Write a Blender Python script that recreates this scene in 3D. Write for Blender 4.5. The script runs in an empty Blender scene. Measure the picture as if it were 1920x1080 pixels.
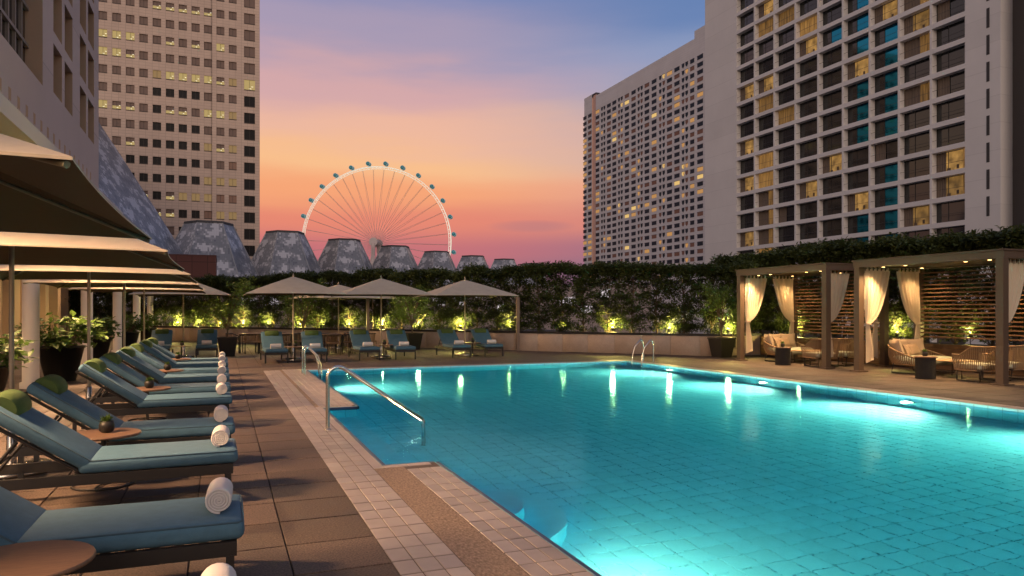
import bpy, bmesh, math, random
import numpy as np
from mathutils import Vector, Matrix

# ------------------------------------------------------------------ camera, sky, light, exposure
scene = bpy.context.scene
COL = scene.collection
PI = math.pi
R = math.radians
YAW = math.atan2(542, 1365)          # the optical axis is turned right of the pool's long axis
EYE = 1.6

def lin(r, g, b):
    f = lambda c: (c/255/12.92) if c/255 <= .04045 else ((c/255+.055)/1.055)**2.4
    return (f(r), f(g), f(b), 1.0)

cam_data = bpy.data.cameras.new('camera')
cam = bpy.data.objects.new('camera', cam_data); COL.objects.link(cam)
cam.location = (0, 0, EYE); cam.rotation_euler = (R(90), 0, -YAW)
cam_data.sensor_width = 36; cam_data.lens = 36*1365/1920; cam_data.shift_y = 43/1920
cam_data.clip_start = .05; cam_data.clip_end = 6000
scene.camera = cam

world = bpy.data.worlds.new('World'); scene.world = world; world.use_nodes = True
def build_sky():
    nt = world.node_tree; N = nt.nodes; L = nt.links; N.clear()
    def node(t, **k):
        n = N.new(t)
        for a, v in k.items(): setattr(n, a, v)
        return n
    def math_(op, a, b=None, c=None, clamp=False):
        n = node('ShaderNodeMath', operation=op); n.use_clamp = clamp
        for i, v in enumerate((a, b, c)):
            if v is None: continue
            if isinstance(v, (int, float)): n.inputs[i].default_value = v
            else: L.new(v, n.inputs[i])
        return n.outputs[0]
    def ramp(fac, stops):
        n = node('ShaderNodeValToRGB'); cr = n.color_ramp; cr.interpolation = 'EASE'
        while len(cr.elements) < len(stops): cr.elements.new(.5)
        for e, (p, c) in zip(cr.elements, stops): e.position = p; e.color = lin(*c)
        L.new(fac, n.inputs[0]); return n.outputs[0]
    def mix(f, a, b):
        n = node('ShaderNodeMix', data_type='RGBA')
        L.new(f, n.inputs['Factor']); L.new(a, n.inputs[6]); L.new(b, n.inputs[7]); return n.outputs[2]
    def smooth(v, a, b):
        n = node('ShaderNodeMapRange', interpolation_type='SMOOTHSTEP'); L.new(v, n.inputs[0])
        n.inputs[1].default_value = a; n.inputs[2].default_value = b; return n.outputs[0]
    tc = node('ShaderNodeTexCoord'); sep = node('ShaderNodeSeparateXYZ'); L.new(tc.outputs['Generated'], sep.inputs[0])
    x, y, z = sep.outputs
    az = math_('ARCTAN2', x, y)                       # 0 along the pool, positive to the right
    # slow cloud streaks bend the elevation that the colours are read at
    mp = node('ShaderNodeMapping'); mp.inputs['Rotation'].default_value = (0, R(32), R(20)); mp.inputs['Scale'].default_value = (1.2, 1.2, 7)
    L.new(tc.outputs['Generated'], mp.inputs[0])
    ns = node('ShaderNodeTexNoise'); ns.inputs['Scale'].default_value = 2.1; ns.inputs['Detail'].default_value = 5; ns.inputs['Roughness'].default_value = .5
    L.new(mp.outputs[0], ns.inputs[0])
    wob = math_('MULTIPLY', math_('SUBTRACT', ns.outputs[0], .5), .13)
    el = math_('ADD', math_('MAXIMUM', z, 0), math_('MULTIPLY', wob, smooth(z, .05, .3)), clamp=True)
    warm = ramp(el, [(0, (122, 66, 104)), (.05, (156, 72, 102)), (.08, (194, 86, 98)), (.12, (232, 120, 88)), (.155, (250, 158, 96)), (.19, (253, 188, 126)),
                     (.235, (242, 182, 150)), (.29, (216, 166, 164)), (.345, (170, 152, 176)), (.42, (130, 136, 180)), (.6, (116, 126, 168)), (1, (104, 116, 150))])
    side = ramp(el, [(0, (84, 74, 118)), (.05, (104, 76, 120)), (.085, (150, 86, 114)), (.12, (208, 118, 106)), (.165, (230, 156, 128)),
                     (.215, (208, 168, 158)), (.26, (174, 162, 174)), (.31, (138, 150, 186)), (.39, (100, 126, 176)), (.6, (100, 122, 166)), (1, (104, 116, 150))])
    away = ramp(el, [(0, (150, 122, 120)), (.1, (208, 174, 150)), (.25, (206, 178, 158)), (.5, (150, 148, 164)), (1, (104, 116, 150))])
    c1 = mix(smooth(az, R(14), R(36)), warm, side)
    far = math_('ABSOLUTE', math_('SUBTRACT', az, R(16)))
    c2 = mix(smooth(far, R(38), R(85)), c1, away)
    # one small violet cloud bank low over the city
    d1 = math_('DIVIDE', math_('SUBTRACT', az, R(23.2)), R(3.6)); d2 = math_('DIVIDE', math_('SUBTRACT', z, .1155), .009)
    blob = math_('MULTIPLY', math_('SUBTRACT', 1.0, smooth(math_('ADD', math_('POWER', math_('ABSOLUTE', d1), 2), math_('POWER', math_('ABSOLUTE', d2), 2)), 0, 1.2)), math_('ADD', ns.outputs[0], .1))
    vio = node('ShaderNodeRGB'); vio.outputs[0].default_value = lin(150, 92, 112)
    c3 = mix(math_('MULTIPLY', blob, .6, clamp=True), c2, vio.outputs[0])
    bg = node('ShaderNodeBackground'); L.new(c3, bg.inputs[0]); bg.inputs[1].default_value = .92
    sky = node('ShaderNodeTexSky', sky_type='NISHITA'); sky.sun_disc = False
    sky.sun_elevation = R(16); sky.sun_rotation = R(-157)
    bg2 = node('ShaderNodeBackground'); L.new(sky.outputs[0], bg2.inputs[0]); bg2.inputs[1].default_value = .012
    add = node('ShaderNodeAddShader'); L.new(bg.outputs[0], add.inputs[0]); L.new(bg2.outputs[0], add.inputs[1])
    out = node('ShaderNodeOutputWorld'); L.new(add.outputs[0], out.inputs[0])
build_sky()

sun = bpy.data.lights.new('sun', 'SUN'); sun.energy = .85; sun.angle = R(40); sun.color = (1, .75, .59)
sun_o = bpy.data.objects.new('sun', sun); COL.objects.link(sun_o)
SUN_AZ, SUN_EL = R(-157), R(16)         # soft warm dusk glow from behind the camera
sun_dir = Vector((math.sin(SUN_AZ)*math.cos(SUN_EL), math.cos(SUN_AZ)*math.cos(SUN_EL), math.sin(SUN_EL)))
sun_o.rotation_euler = sun_dir.to_track_quat('Z', 'Y').to_euler()

vs = scene.view_settings
vs.view_transform = 'Standard'; vs.look = 'None'; vs.exposure = 0; vs.gamma = 1; vs.use_curve_mapping = False
scene.render.engine = 'CYCLES'
cy = scene.cycles
cy.use_denoising = True; cy.denoiser = 'OPENIMAGEDENOISE'
cy.use_adaptive_sampling = True; cy.adaptive_threshold = .02
cy.max_bounces = 8; cy.diffuse_bounces = 3; cy.glossy_bounces = 3; cy.transmission_bounces = 6; cy.transparent_max_bounces = 8; cy.volume_bounces = 0
cy.caustics_reflective = False; cy.caustics_refractive = True; cy.sample_clamp_indirect = 60.0; cy.blur_glossy = .5
cy.use_light_tree = True

# ------------------------------------------------------------------ helpers
random.seed(7)
NUM = ['first', 'second', 'third', 'fourth', 'fifth', 'sixth', 'seventh', 'eighth', 'ninth', 'tenth', 'eleventh', 'twelfth', 'thirteenth', 'fourteenth',
       'fifteenth', 'sixteenth', 'seventeenth', 'eighteenth', 'nineteenth', 'twentieth', 'twenty-first', 'twenty-second', 'twenty-third', 'twenty-fourth',
       'twenty-fifth', 'twenty-sixth', 'twenty-seventh', 'twenty-eighth', 'twenty-ninth', 'thirtieth', 'thirty-first', 'thirty-second', 'thirty-third', 'thirty-fourth', 'thirty-fifth', 'thirty-sixth', 'thirty-seventh', 'thirty-eighth', 'thirty-ninth', 'fortieth', 'forty-first', 'forty-second', 'forty-third', 'forty-fourth']

class MB:
    """collects faces; build() links them as one mesh object"""
    def __init__(s): s.v = []; s.f = []; s.m = []; s.sm = []
    def add(s, vs, fs, m=0, smooth=False):
        o = len(s.v); s.v += [tuple(v) for v in vs]
        s.f += [tuple(i+o for i in f) for f in fs]; s.m += [m]*len(fs); s.sm += [smooth]*len(fs)
    def box(s, x0, x1, y0, y1, z0, z1, m=0):
        s.add([(x0,y0,z0),(x1,y0,z0),(x1,y1,z0),(x0,y1,z0),(x0,y0,z1),(x1,y0,z1),(x1,y1,z1),(x0,y1,z1)],
              [(0,3,2,1),(4,5,6,7),(0,1,5,4),(1,2,6,5),(2,3,7,6),(3,0,4,7)], m)
    def quad(s, a, b, c, d, m=0): s.add([a, b, c, d], [(0,1,2,3)], m)
    def tube(s, pts, r, n=10, m=0, caps=True, smooth=True):
        pts = [Vector(p) for p in pts]; k = len(pts); rs = r if isinstance(r, (list, tuple)) else [r]*k
        vs, fs = [], []; ref = None
        for i, p in enumerate(pts):
            t = (pts[min(i+1, k-1)]-pts[max(i-1, 0)]).normalized()
            if ref is None:
                ref = Vector((0,0,1)) if abs(t.z) < .9 else Vector((1,0,0))
            a = (ref - t*ref.dot(t)).normalized(); b = t.cross(a); ref = a
            for j in range(n):
                an = 2*PI*j/n; vs.append(p + (a*math.cos(an)+b*math.sin(an))*rs[i])
        for i in range(k-1):
            for j in range(n):
                j2 = (j+1) % n; fs.append((i*n+j, i*n+j2, (i+1)*n+j2, (i+1)*n+j))
        s.add(vs, fs, m, smooth)
        if caps:
            s.add(vs[:n], [tuple(reversed(range(n)))], m); s.add(vs[-n:], [tuple(range(n))], m)
    def lathe(s, prof, c=(0,0,0), n=20, m=0, smooth=True):
        vs, fs = [], []
        for r, z in prof:
            for j in range(n):
                a = 2*PI*j/n; vs.append((c[0]+r*math.cos(a), c[1]+r*math.sin(a), c[2]+z))
        for i in range(len(prof)-1):
            for j in range(n):
                j2 = (j+1) % n; fs.append((i*n+j, i*n+j2, (i+1)*n+j2, (i+1)*n+j))
        s.add(vs, fs, m, smooth)
        s.add(vs[:n], [tuple(reversed(range(n)))], m); s.add(vs[-n:], [tuple(range(n))], m)
    def mesh(s, name, mats):
        me = bpy.data.meshes.new(name); me.from_pydata(s.v, [], s.f)
        for mt in (mats if isinstance(mats, (list, tuple)) else [mats]): me.materials.append(mt)
        if s.f:
            me.polygons.foreach_set('material_index', s.m); me.polygons.foreach_set('use_smooth', s.sm)
        me.update(); return me
    def build(s, name, mats, parent=None, loc=None, rz=0):
        return put(name, s.mesh(name, mats), parent, loc, rz)

def put(name, me, parent=None, loc=None, rz=0):
    o = bpy.data.objects.new(name, me); COL.objects.link(o)
    if parent is not None: o.parent = parent
    if loc is not None: o.location = loc
    if rz: o.rotation_euler = (0, 0, rz)
    return o
def thing(name, label, cat, loc=(0,0,0), rz=0, group=None):
    o = bpy.data.objects.new(name, None); COL.objects.link(o); o.location = loc; o.rotation_euler = (0,0,rz); o.empty_display_size = .2
    return tag(o, label, cat, group)
def tag(o, label, cat, group=None):
    o['label'] = label; o['category'] = cat
    if group: o['group'] = group
    return o
def structure(o): o['kind'] = 'structure'; return o
def stuff(o): o['kind'] = 'stuff'; return o
def dup(root, loc=None, rz=None, label=None):
    r = root.copy(); COL.objects.link(r)
    if loc is not None: r.location = loc
    if rz is not None: r.rotation_euler = (0, 0, rz)
    if label: r['label'] = label
    for ch in root.children:
        c = ch.copy(); COL.objects.link(c); c.parent = r
        for g in ch.children:
            d = g.copy(); COL.objects.link(d); d.parent = c
    return r
def bevelled(x0, x1, y0, y1, z0, z1, b, seg=3, mats=None, name='block', bulge=0):
    bm = bmesh.new(); bmesh.ops.create_cube(bm, size=1)
    for v in bm.verts: v.co = Vector(((x0+x1)/2+v.co.x*(x1-x0), (y0+y1)/2+v.co.y*(y1-y0), (z0+z1)/2+v.co.z*(z1-z0)))
    bmesh.ops.bevel(bm, geom=list(bm.edges), offset=b, segments=seg, profile=.5, affect='EDGES')
    for f in bm.faces: f.smooth = True
    me = bpy.data.meshes.new(name); bm.to_mesh(me); bm.free()
    if mats: me.materials.append(mats)
    return me
def pillow_mesh(w, h, t, mt, name='cushion', n=10):
    """a plump square cushion in the x-z plane with pinched corners"""
    vs, fs = [], []
    for side in (1, -1):
        o = len(vs)
        for i in range(n+1):
            for j in range(n+1):
                a, b = i/n*2-1, j/n*2-1
                pin = 1-.10*(a*a*(1-b*b)+b*b*(1-a*a))
                th = t/2*max(0, (1-a**4)*(1-b**4))**.55
                vs.append((a*w/2*pin, side*th, h/2+b*h/2*pin))
        for i in range(n):
            for j in range(n):
                q = (o+i*(n+1)+j, o+(i+1)*(n+1)+j, o+(i+1)*(n+1)+j+1, o+i*(n+1)+j+1)
                fs.append(q if side < 0 else tuple(reversed(q)))
    me = bpy.data.meshes.new(name); me.from_pydata(vs, [], fs); me.materials.append(mt)
    for p in me.polygons: p.use_smooth = True
    return me
def leaves(rng, centers, per, rad, size, flat=.5, droop=0.0, aspect=2.2):
    """leaf-sized folded quads scattered round clump centres"""
    C = np.repeat(np.asarray(centers, float), per, axis=0); n = len(C)
    off = rng.normal(size=(n, 3)); off /= np.linalg.norm(off, axis=1)[:, None]; off *= (rng.random(n)**.5)[:, None]*rad
    off[:, 2] *= flat*1.4
    P = C+off
    az = rng.random(n)*2*PI; tl = rng.normal(.0, .45, n)-droop
    d = np.stack([np.cos(az)*np.cos(tl), np.sin(az)*np.cos(tl), np.sin(tl)], 1)
    sd = np.stack([-np.sin(az), np.cos(az), rng.normal(0, .35, n)], 1)
    L = size*(.65+.7*rng.random(n)); W = L/aspect
    up = np.cross(d, sd)
    a = P; b = P+d*(L*.5)[:, None]+sd*(W*.5)[:, None]+up*(W*.18)[:, None]; c = P+d*L[:, None]; e = P+d*(L*.5)[:, None]-sd*(W*.5)[:, None]+up*(W*.18)[:, None]
    V = np.stack([a, b, c, e], 1).reshape(-1, 3)
    return V
def leaf_mesh(name, V, mats, extra=None):
    n = len(V)//4
    me = bpy.data.meshes.new(name)
    F = np.arange(n*4).reshape(n, 4)
    me.from_pydata(V.tolist(), [], F.tolist())
    for m in mats: me.materials.append(m)
    if len(mats) > 1:
        me.polygons.foreach_set('material_index', [hash((i*7919) % 101) % len(mats) for i in range(n)])
    me.update(); return me

# ------------------------------------------------------------------ materials
MATS = {}
def mat(name, col, rough=.7, metal=0, var=.0, scale=8, bump=0, bscale=60, spec=.5, rnd=0, emit=None, estr=0, col2=None, detail=4, aniso=None, world=False, stain=0):
    if name in MATS: return MATS[name]
    m = bpy.data.materials.new(name); m.use_nodes = True; nt = m.node_tree; N = nt.nodes; L = nt.links
    p = N['Principled BSDF']; c = tuple(col)+(1,) if len(col) == 3 else tuple(col)
    p.inputs['Base Color'].default_value = c; p.inputs['Roughness'].default_value = rough; p.inputs['Metallic'].default_value = metal
    p.inputs['Specular IOR Level'].default_value = spec
    tc = N.new('ShaderNodeTexCoord'); co = tc.outputs['Object']
    if world: co = N.new('ShaderNodeNewGeometry').outputs['Position']
    out = None
    if var or col2:
        ns = N.new('ShaderNodeTexNoise'); ns.inputs['Scale'].default_value = scale; ns.inputs['Detail'].default_value = detail; ns.inputs['Roughness'].default_value = .6
        if aniso:
            mp = N.new('ShaderNodeMapping'); mp.inputs['Scale'].default_value = aniso; L.new(co, mp.inputs[0]); L.new(mp.outputs[0], ns.inputs[0])
        else: L.new(co, ns.inputs[0])
        cr = N.new('ShaderNodeValToRGB'); cr.color_ramp.elements[0].position = .32; cr.color_ramp.elements[1].position = .68
        c2 = tuple(col2)+(1,) if col2 else tuple(min(1, v*(1+var)) for v in c[:3])+(1,)
        c1 = c if col2 else tuple(v*(1-var) for v in c[:3])+(1,)
        cr.color_ramp.elements[0].color = c1; cr.color_ramp.elements[1].color = c2
        L.new(ns.outputs[0], cr.inputs[0]); out = cr.outputs[0]
    if rnd:
        oi = N.new('ShaderNodeObjectInfo'); hs = N.new('ShaderNodeHueSaturation')
        mr = N.new('ShaderNodeMapRange'); mr.inputs[3].default_value = 1-rnd; mr.inputs[4].default_value = 1+rnd
        L.new(oi.outputs['Random'], mr.inputs[0]); L.new(mr.outputs[0], hs.inputs['Value'])
        if out: L.new(out, hs.inputs['Color'])
        else: hs.inputs['Color'].default_value = c
        out = hs.outputs[0]
    if stain and out:
        n2 = N.new('ShaderNodeTexNoise'); n2.inputs['Scale'].default_value = 1.1; n2.inputs['Detail'].default_value = 6; n2.inputs['Roughness'].default_value = .65; L.new(co, n2.inputs[0])
        m2 = N.new('ShaderNodeMapRange'); m2.inputs[1].default_value = .35; m2.inputs[2].default_value = .65; m2.inputs[3].default_value = 1-stain; m2.inputs[4].default_value = 1+stain*.5; L.new(n2.outputs[0], m2.inputs[0])
        h2 = N.new('ShaderNodeHueSaturation'); L.new(m2.outputs[0], h2.inputs['Value']); L.new(out, h2.inputs['Color']); out = h2.outputs[0]
        m3 = N.new('ShaderNodeMapRange'); m3.inputs[1].default_value = .35; m3.inputs[2].default_value = .65; m3.inputs[3].default_value = rough-.3; m3.inputs[4].default_value = rough; L.new(n2.outputs[0], m3.inputs[0]); L.new(m3.outputs[0], p.inputs['Roughness'])
    if out: L.new(out, p.inputs['Base Color'])
    if bump:
        nb = N.new('ShaderNodeTexNoise'); nb.inputs['Scale'].default_value = bscale; nb.inputs['Detail'].default_value = 3; L.new(co, nb.inputs[0])
        bp = N.new('ShaderNodeBump'); bp.inputs['Strength'].default_value = bump; bp.inputs['Distance'].default_value = .01
        L.new(nb.outputs[0], bp.inputs['Height']); L.new(bp.outputs[0], p.inputs['Normal'])
    if emit:
        p.inputs['Emission Color'].default_value = tuple(emit)+(1,); p.inputs['Emission Strength'].default_value = estr
    MATS[name] = m; return m
def leaf_mat(name, col, col2):
    m = mat(name, col, .55, col2=col2, scale=2.2, spec=.3, rnd=.18)
    nt = m.node_tree; N = nt.nodes; L = nt.links; p = N['Principled BSDF']
    tr = N.new('ShaderNodeBsdfTranslucent'); src = p.inputs['Base Color'].links[0].from_socket; L.new(src, tr.inputs[0])
    mx = N.new('ShaderNodeMixShader'); mx.inputs[0].default_value = .3
    L.new(p.outputs[0], mx.inputs[1]); L.new(tr.outputs[0], mx.inputs[2]); L.new(mx.outputs[0], N['Material Output'].inputs[0]); return m
def panel_mat(name, col, lines, rough=.75, depth=.25, var=.06, offs=0.0):
    """cladding with thin joint lines: lines = (width, height) of a panel in metres; brick texture in object space"""
    m = mat(name, col, rough, var=var, scale=.15)
    nt = m.node_tree; N = nt.nodes; L = nt.links; p = N['Principled BSDF']
    src = p.inputs['Base Color'].links[0].from_socket
    tc = N.new('ShaderNodeTexCoord'); sp = N.new('ShaderNodeSeparateXYZ'); L.new(tc.outputs['Object'], sp.inputs[0])
    ad = N.new('ShaderNodeMath'); ad.operation = 'ADD'; L.new(sp.outputs[0], ad.inputs[0]); L.new(sp.outputs[1], ad.inputs[1])
    cb = N.new('ShaderNodeCombineXYZ'); L.new(ad.outputs[0], cb.inputs[0]); L.new(sp.outputs[2], cb.inputs[1])
    br = N.new('ShaderNodeTexBrick'); br.offset = offs; br.inputs['Scale'].default_value = 1; br.inputs['Brick Width'].default_value = lines[0]; br.inputs['Row Height'].default_value = lines[1]
    br.inputs['Mortar Size'].default_value = lines[2] if len(lines) > 2 else .03; br.inputs['Mortar Smooth'].default_value = .3
    br.inputs['Color1'].default_value = (1,1,1,1); br.inputs['Color2'].default_value = (.93,.93,.93,1); br.inputs['Mortar'].default_value = (1-depth,)*3+(1,)
    L.new(cb.outputs[0], br.inputs[0])
    mx = N.new('ShaderNodeMix'); mx.data_type = 'RGBA'; mx.blend_type = 'MULTIPLY'; mx.inputs['Factor'].default_value = 1
    L.new(src, mx.inputs[6]); L.new(br.outputs[0], mx.inputs[7]); L.new(mx.outputs[2], p.inputs['Base Color']); return m

M_PAVER = mat('paver_aggregate', (.054,.040,.032), .85, col2=(.15,.108,.086), scale=75, detail=2, bump=.5, bscale=90, rnd=.22, spec=.3, world=True, stain=.32)
M_GROUT = mat('dark_grout', (.035,.028,.024), .95)
M_TILE = mat('tan_pool_tile', (.315,.268,.238), .6, var=.08, scale=5, rnd=.12, bump=.06, bscale=25, world=True, stain=.2)
M_AGG = mat('ribbed_aggregate', (.12,.085,.06), .85, col2=(.31,.22,.16), scale=60, bump=.7, bscale=60, aniso=(1,.45,1))
M_PTILE = mat('aqua_pool_tile', (.36,.74,.86), .4, var=.05, scale=3, rnd=.05)
M_PGROUT = mat('pool_grout', (.19,.40,.48), .8)
M_NAVY = mat('navy_edge_tile', (.006,.022,.075), .35)
M_STEEL = mat('brushed_steel', (.62,.58,.52), .22, metal=1)
M_DARKM = mat('dark_powder_metal', (.012,.011,.011), .5)
M_SEAT = mat('teal_weave', (.058,.14,.21), .85, var=.08, scale=14, bump=.25, bscale=260)
M_PIPE = mat('dark_teal_piping', (.045,.09,.125), .8)
M_GREEN = mat('green_pillow_cloth', (.06,.105,.025), .85, var=.1, scale=12, bump=.2, bscale=240)
M_TOWEL = mat('white_terry', (.66,.62,.61), .95, bump=.6, bscale=220)
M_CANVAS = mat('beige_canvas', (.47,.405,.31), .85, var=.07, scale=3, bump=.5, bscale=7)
M_UNDER = mat('shaded_canopy_underside', (.080,.066,.03), .9)  # shade under the canopy is put into this dark olive colour
M_POLE = mat('taupe_pole', (.30,.25,.19), .4, metal=.3)
M_RIB = mat('olive_rib', (.16,.13,.07), .5)
M_TABLE = mat('brown_wood_top', (.16,.095,.06), .5, var=.2, scale=14, aniso=(1,9,1))
M_BLACKPOT = mat('black_fibre_pot', (.006,.0055,.005), .55, bump=.15, bscale=40)
M_SOIL = mat('dark_soil', (.02,.015,.01), .95)
M_BARK = mat('grey_brown_bark', (.12,.085,.055), .9, var=.3, scale=20)
M_LEAF = leaf_mat('hedge_leaf', (.04,.058,.018), (.105,.135,.04))
M_LEAF2 = leaf_mat('ficus_leaf', (.07,.13,.025), (.17,.25,.055))
M_LEAF3 = leaf_mat('broad_leaf', (.05,.10,.02), (.12,.20,.04))
M_STONE = mat('tan_granite', (.42,.32,.25), .75, var=.10, scale=30, bump=.15, bscale=70, rnd=.08, world=True, stain=.15)
M_COPE = mat('black_planter_rim', (.015,.013,.012), .5)
M_BRONZE = mat('bronze_frame', (.095,.062,.042), .5)
M_SLAT = mat('teak_slat', (.15,.078,.037), .55, var=.25, scale=6, aniso=(1,.25,8), rnd=.15)
M_CURTAIN = mat('cream_curtain', (.60,.50,.37), .9, bump=.15, bscale=200)
M_WICKER = mat('tan_rope_weave', (.23,.15,.085), .8, bump=.4, bscale=120)
M_CUSHION = mat('cream_cushion', (.38,.29,.21), .9, bump=.2, bscale=160)
M_CUSHION2 = mat('taupe_cushion', (.34,.24,.16), .9, bump=.2, bscale=160)
M_SEATPAD = mat('sage_seat_pad', (.33,.36,.30), .9, bump=.2, bscale=160)
M_WHITE = mat('white_plaster', (.66,.60,.55), .6)
M_LAMP = mat('lamp_glow', (1,.8,.5), emit=(1,.62,.22), estr=14)
M_UPLAMP = mat('uplight_glow', (1,.9,.5), emit=(1,.85,.32), estr=4)
M_POOLLAMP = mat('pool_lamp_glow', (1,.9,.6), emit=(1,.88,.5), estr=6)
M_GLASS = mat('dark_window_glass', (.012,.014,.016), .06, spec=.8)

def lamp(kind, loc, power, col, parent=None, aim=None, size=.05, angle=90, blend=.5, name='lamp_light'):
    ld = bpy.data.lights.new(name, kind); ld.energy = power; ld.color = col
    if kind in ('POINT', 'SPOT'): ld.shadow_soft_size = size
    if kind == 'SPOT': ld.spot_size = R(angle); ld.spot_blend = blend
    o = bpy.data.objects.new(name, ld); COL.objects.link(o); o.location = loc
    if aim is not None: o.rotation_euler = (Vector(loc)-Vector(aim)).to_track_quat('Z', 'Y').to_euler()
    if parent is not None: o.parent = parent
    return o

# ------------------------------------------------------------------ ground, terrace, pool
PX0, PX1, PY0, PY1 = 2.09, 12.03, -4.0, 20.35       # basin
BX, BY0, BY1 = 1.53, 7.5, 12.35                     # entry bay cut into the left edge
DEPTH = -1.3; WL = -.045
WALL_A, WALL_B = Vector((16.1, 21.5)), Vector((-8.4, 49.82))
WDIR = (WALL_B-WALL_A).normalized(); WN = Vector((-WDIR.y, WDIR.x))
if WN.y < 0: WN = -WN

g = MB(); g.quad((-3000,-3000,-9),(3000,-3000,-9),(3000,3000,-9),(-3000,3000,-9))
structure(g.build('ground', mat('city_ground', (.06,.058,.06), .9, var=.2, scale=.02)))
t = MB()
for (x0, x1, y0, y1) in ((-14, BX, -6, 60), (BX, PX0, -6, BY0), (BX, PX0, BY1, 60), (PX0, PX1, PY1, 60), (PX0, PX1, -6, PY0), (PX1, 26, -6, 60)):
    t.box(x0, x1, y0, y1, -9, -.014)
deck = structure(t.build('deck', M_GROUT))

def slab_mesh(name, w, d, h, mt, c=.0025):
    b = MB(); x, y = w/2, d/2
    b.add([(-x,-y,-h),(x,-y,-h),(x,y,-h),(-x,y,-h),(-x,-y,-c),(x,-y,-c),(x,y,-c),(-x,y,-c),(-x+c,-y+c,0),(x-c,-y+c,0),(x-c,y-c,0),(-x+c,y-c,0)],
          [(8,9,10,11)]+[(i, (i+1)%4, (i+1)%4+4, i+4) for i in range(4)]+[(i+4, (i+1)%4+4, (i+1)%4+8, i+8) for i in range(4)])
    return b.mesh(name, mt)
def lay(cells, w, d, h, mt, name, parent, z=0, limit=300, gap=.008, gapy=None):
    """cells = centres; the nearest become objects of their own, the rest one joined part"""
    me = slab_mesh(name, w-gap, d-(gapy or gap), h, mt)
    def key(c):
        dep = c[0]*math.sin(YAW)+c[1]*math.cos(YAW); lat = c[0]*math.cos(YAW)-c[1]*math.sin(YAW)
        seen = dep > .5 and abs(lat/dep) < .72 and (EYE/dep) < .40
        return (0 if seen else 1, c[0]**2+c[1]**2)
    cells = sorted(cells, key=key)
    for c in cells[:limit]: put(name, me, parent, (c[0], c[1], z+random.uniform(-.0012, .0012)))
    rest = cells[limit:]
    if rest:
        base = [v.co.copy() for v in me.vertices]; pol = [tuple(p.vertices) for p in me.polygons]
        b = MB()
        for c in rest: b.add([(v.x+c[0], v.y+c[1], v.z+z) for v in base], pol)
        stuff(b.build(name, mt, parent))
# brown pavers, 0.6 m square
cells = []
for i in range(-16, 30):
    for j in range(-4, 72):
        x, y = .7-.6*i, 1.28+.6*j
        if i < 0: continue
        if x > -8.2 and (Vector((x, y))-WALL_A).dot(WN) < -.2: cells.append((x, y))
for i in range(0, 12):                                 # beyond the right edge
    for j in range(0, 60):
        x, y = PX1+.375+.3+.6*i, 1.28+.6*j
        if x < 18.7 and (Vector((x, y))-WALL_A).dot(WN) < -.1: cells.append((x, y))
for i in range(0, 20):                                 # beyond the far edge
    for j in range(0, 36):
        x, y = 1.3+.6*i, PY1+.38+.3+.6*j
        if x < PX1+.37 and (Vector((x, y))-WALL_A).dot(WN) < -.1: cells.append((x, y))
lay(cells, .6, .6, .03, M_PAVER, 'paver', deck, gap=.010, gapy=.018)
# tan tiles: the strip, the coping and the far and right edges
tiles = []
for j in range(-8, 72):
    y = 2.6+.25*j+.125
    if y > PY1+.37: continue
    for k in range(3):
        tiles.append((1.07+.14*k, y, 0))
lay([(a, b) for a, b, _ in tiles if b > 1.5], .14, .25, .02, M_TILE, 'strip_tile', deck, limit=200, gap=.007, gapy=.016)
cop = []
for j in range(0, 90):
    y = 1.0+.25*j+.125
    if y < BY0-.13:
        for k in range(3): cop.append((1.79+.12*k, y))
    if y > BY1+.13 and y < PY1+.3:
        for k in range(5): cop.append((1.49+.12*k+.06, y))
    if y < PY1+.3:
        for k in range(3): cop.append((PX1+.06+.12*k, y))
lay(cop, .12, .25, .02, M_TILE, 'coping_tile', deck, limit=220, gap=.007, gapy=.016)
cop2 = [(PX0+.125+.25*i, PY1+.06+.12*k) for i in range(0, 40) for k in range(3) if PX0+.125+.25*i < PX1-.05]
cop2 += [(1.53+.125+.25*i, BY0-.06) for i in range(2)]+[(1.53+.125+.25*i, BY1+.06) for i in range(2)]
lay(cop2, .25, .12, .02, M_TILE, 'coping_tile', deck, limit=60)
b = MB(); b.box(1.425, 1.725, -2, BY0-.13, -.02, -.002); b.box(1.425, 1.485, BY1, PY1+.3, -.02, -.002)
b.build('aggregate_band', M_AGG, deck)
b = MB(); b.box(1.425, BX-.002, BY0-.12, BY1+.12, -.02, -.001); b.build('bay_sill', M_TILE, deck)

M_TGROUT = mat('tile_grout', (.085,.062,.05), .9)
b = MB(); b.box(.998, BX-.002, 1, PY1+.36, -.02, -.005); b.box(BX, PX0-.002, 1, BY0-.002, -.02, -.0055); b.box(BX, PX0-.002, BY1+.002, PY1+.36, -.02, -.0055); b.box(PX0, PX1+.37, PY1+.002, PY1+.36, -.02, -.0052); b.box(PX1+.002, PX1+.37, 1, PY1, -.02, -.0053)
b.build('tile_bed', M_TGROUT, deck)

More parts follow.
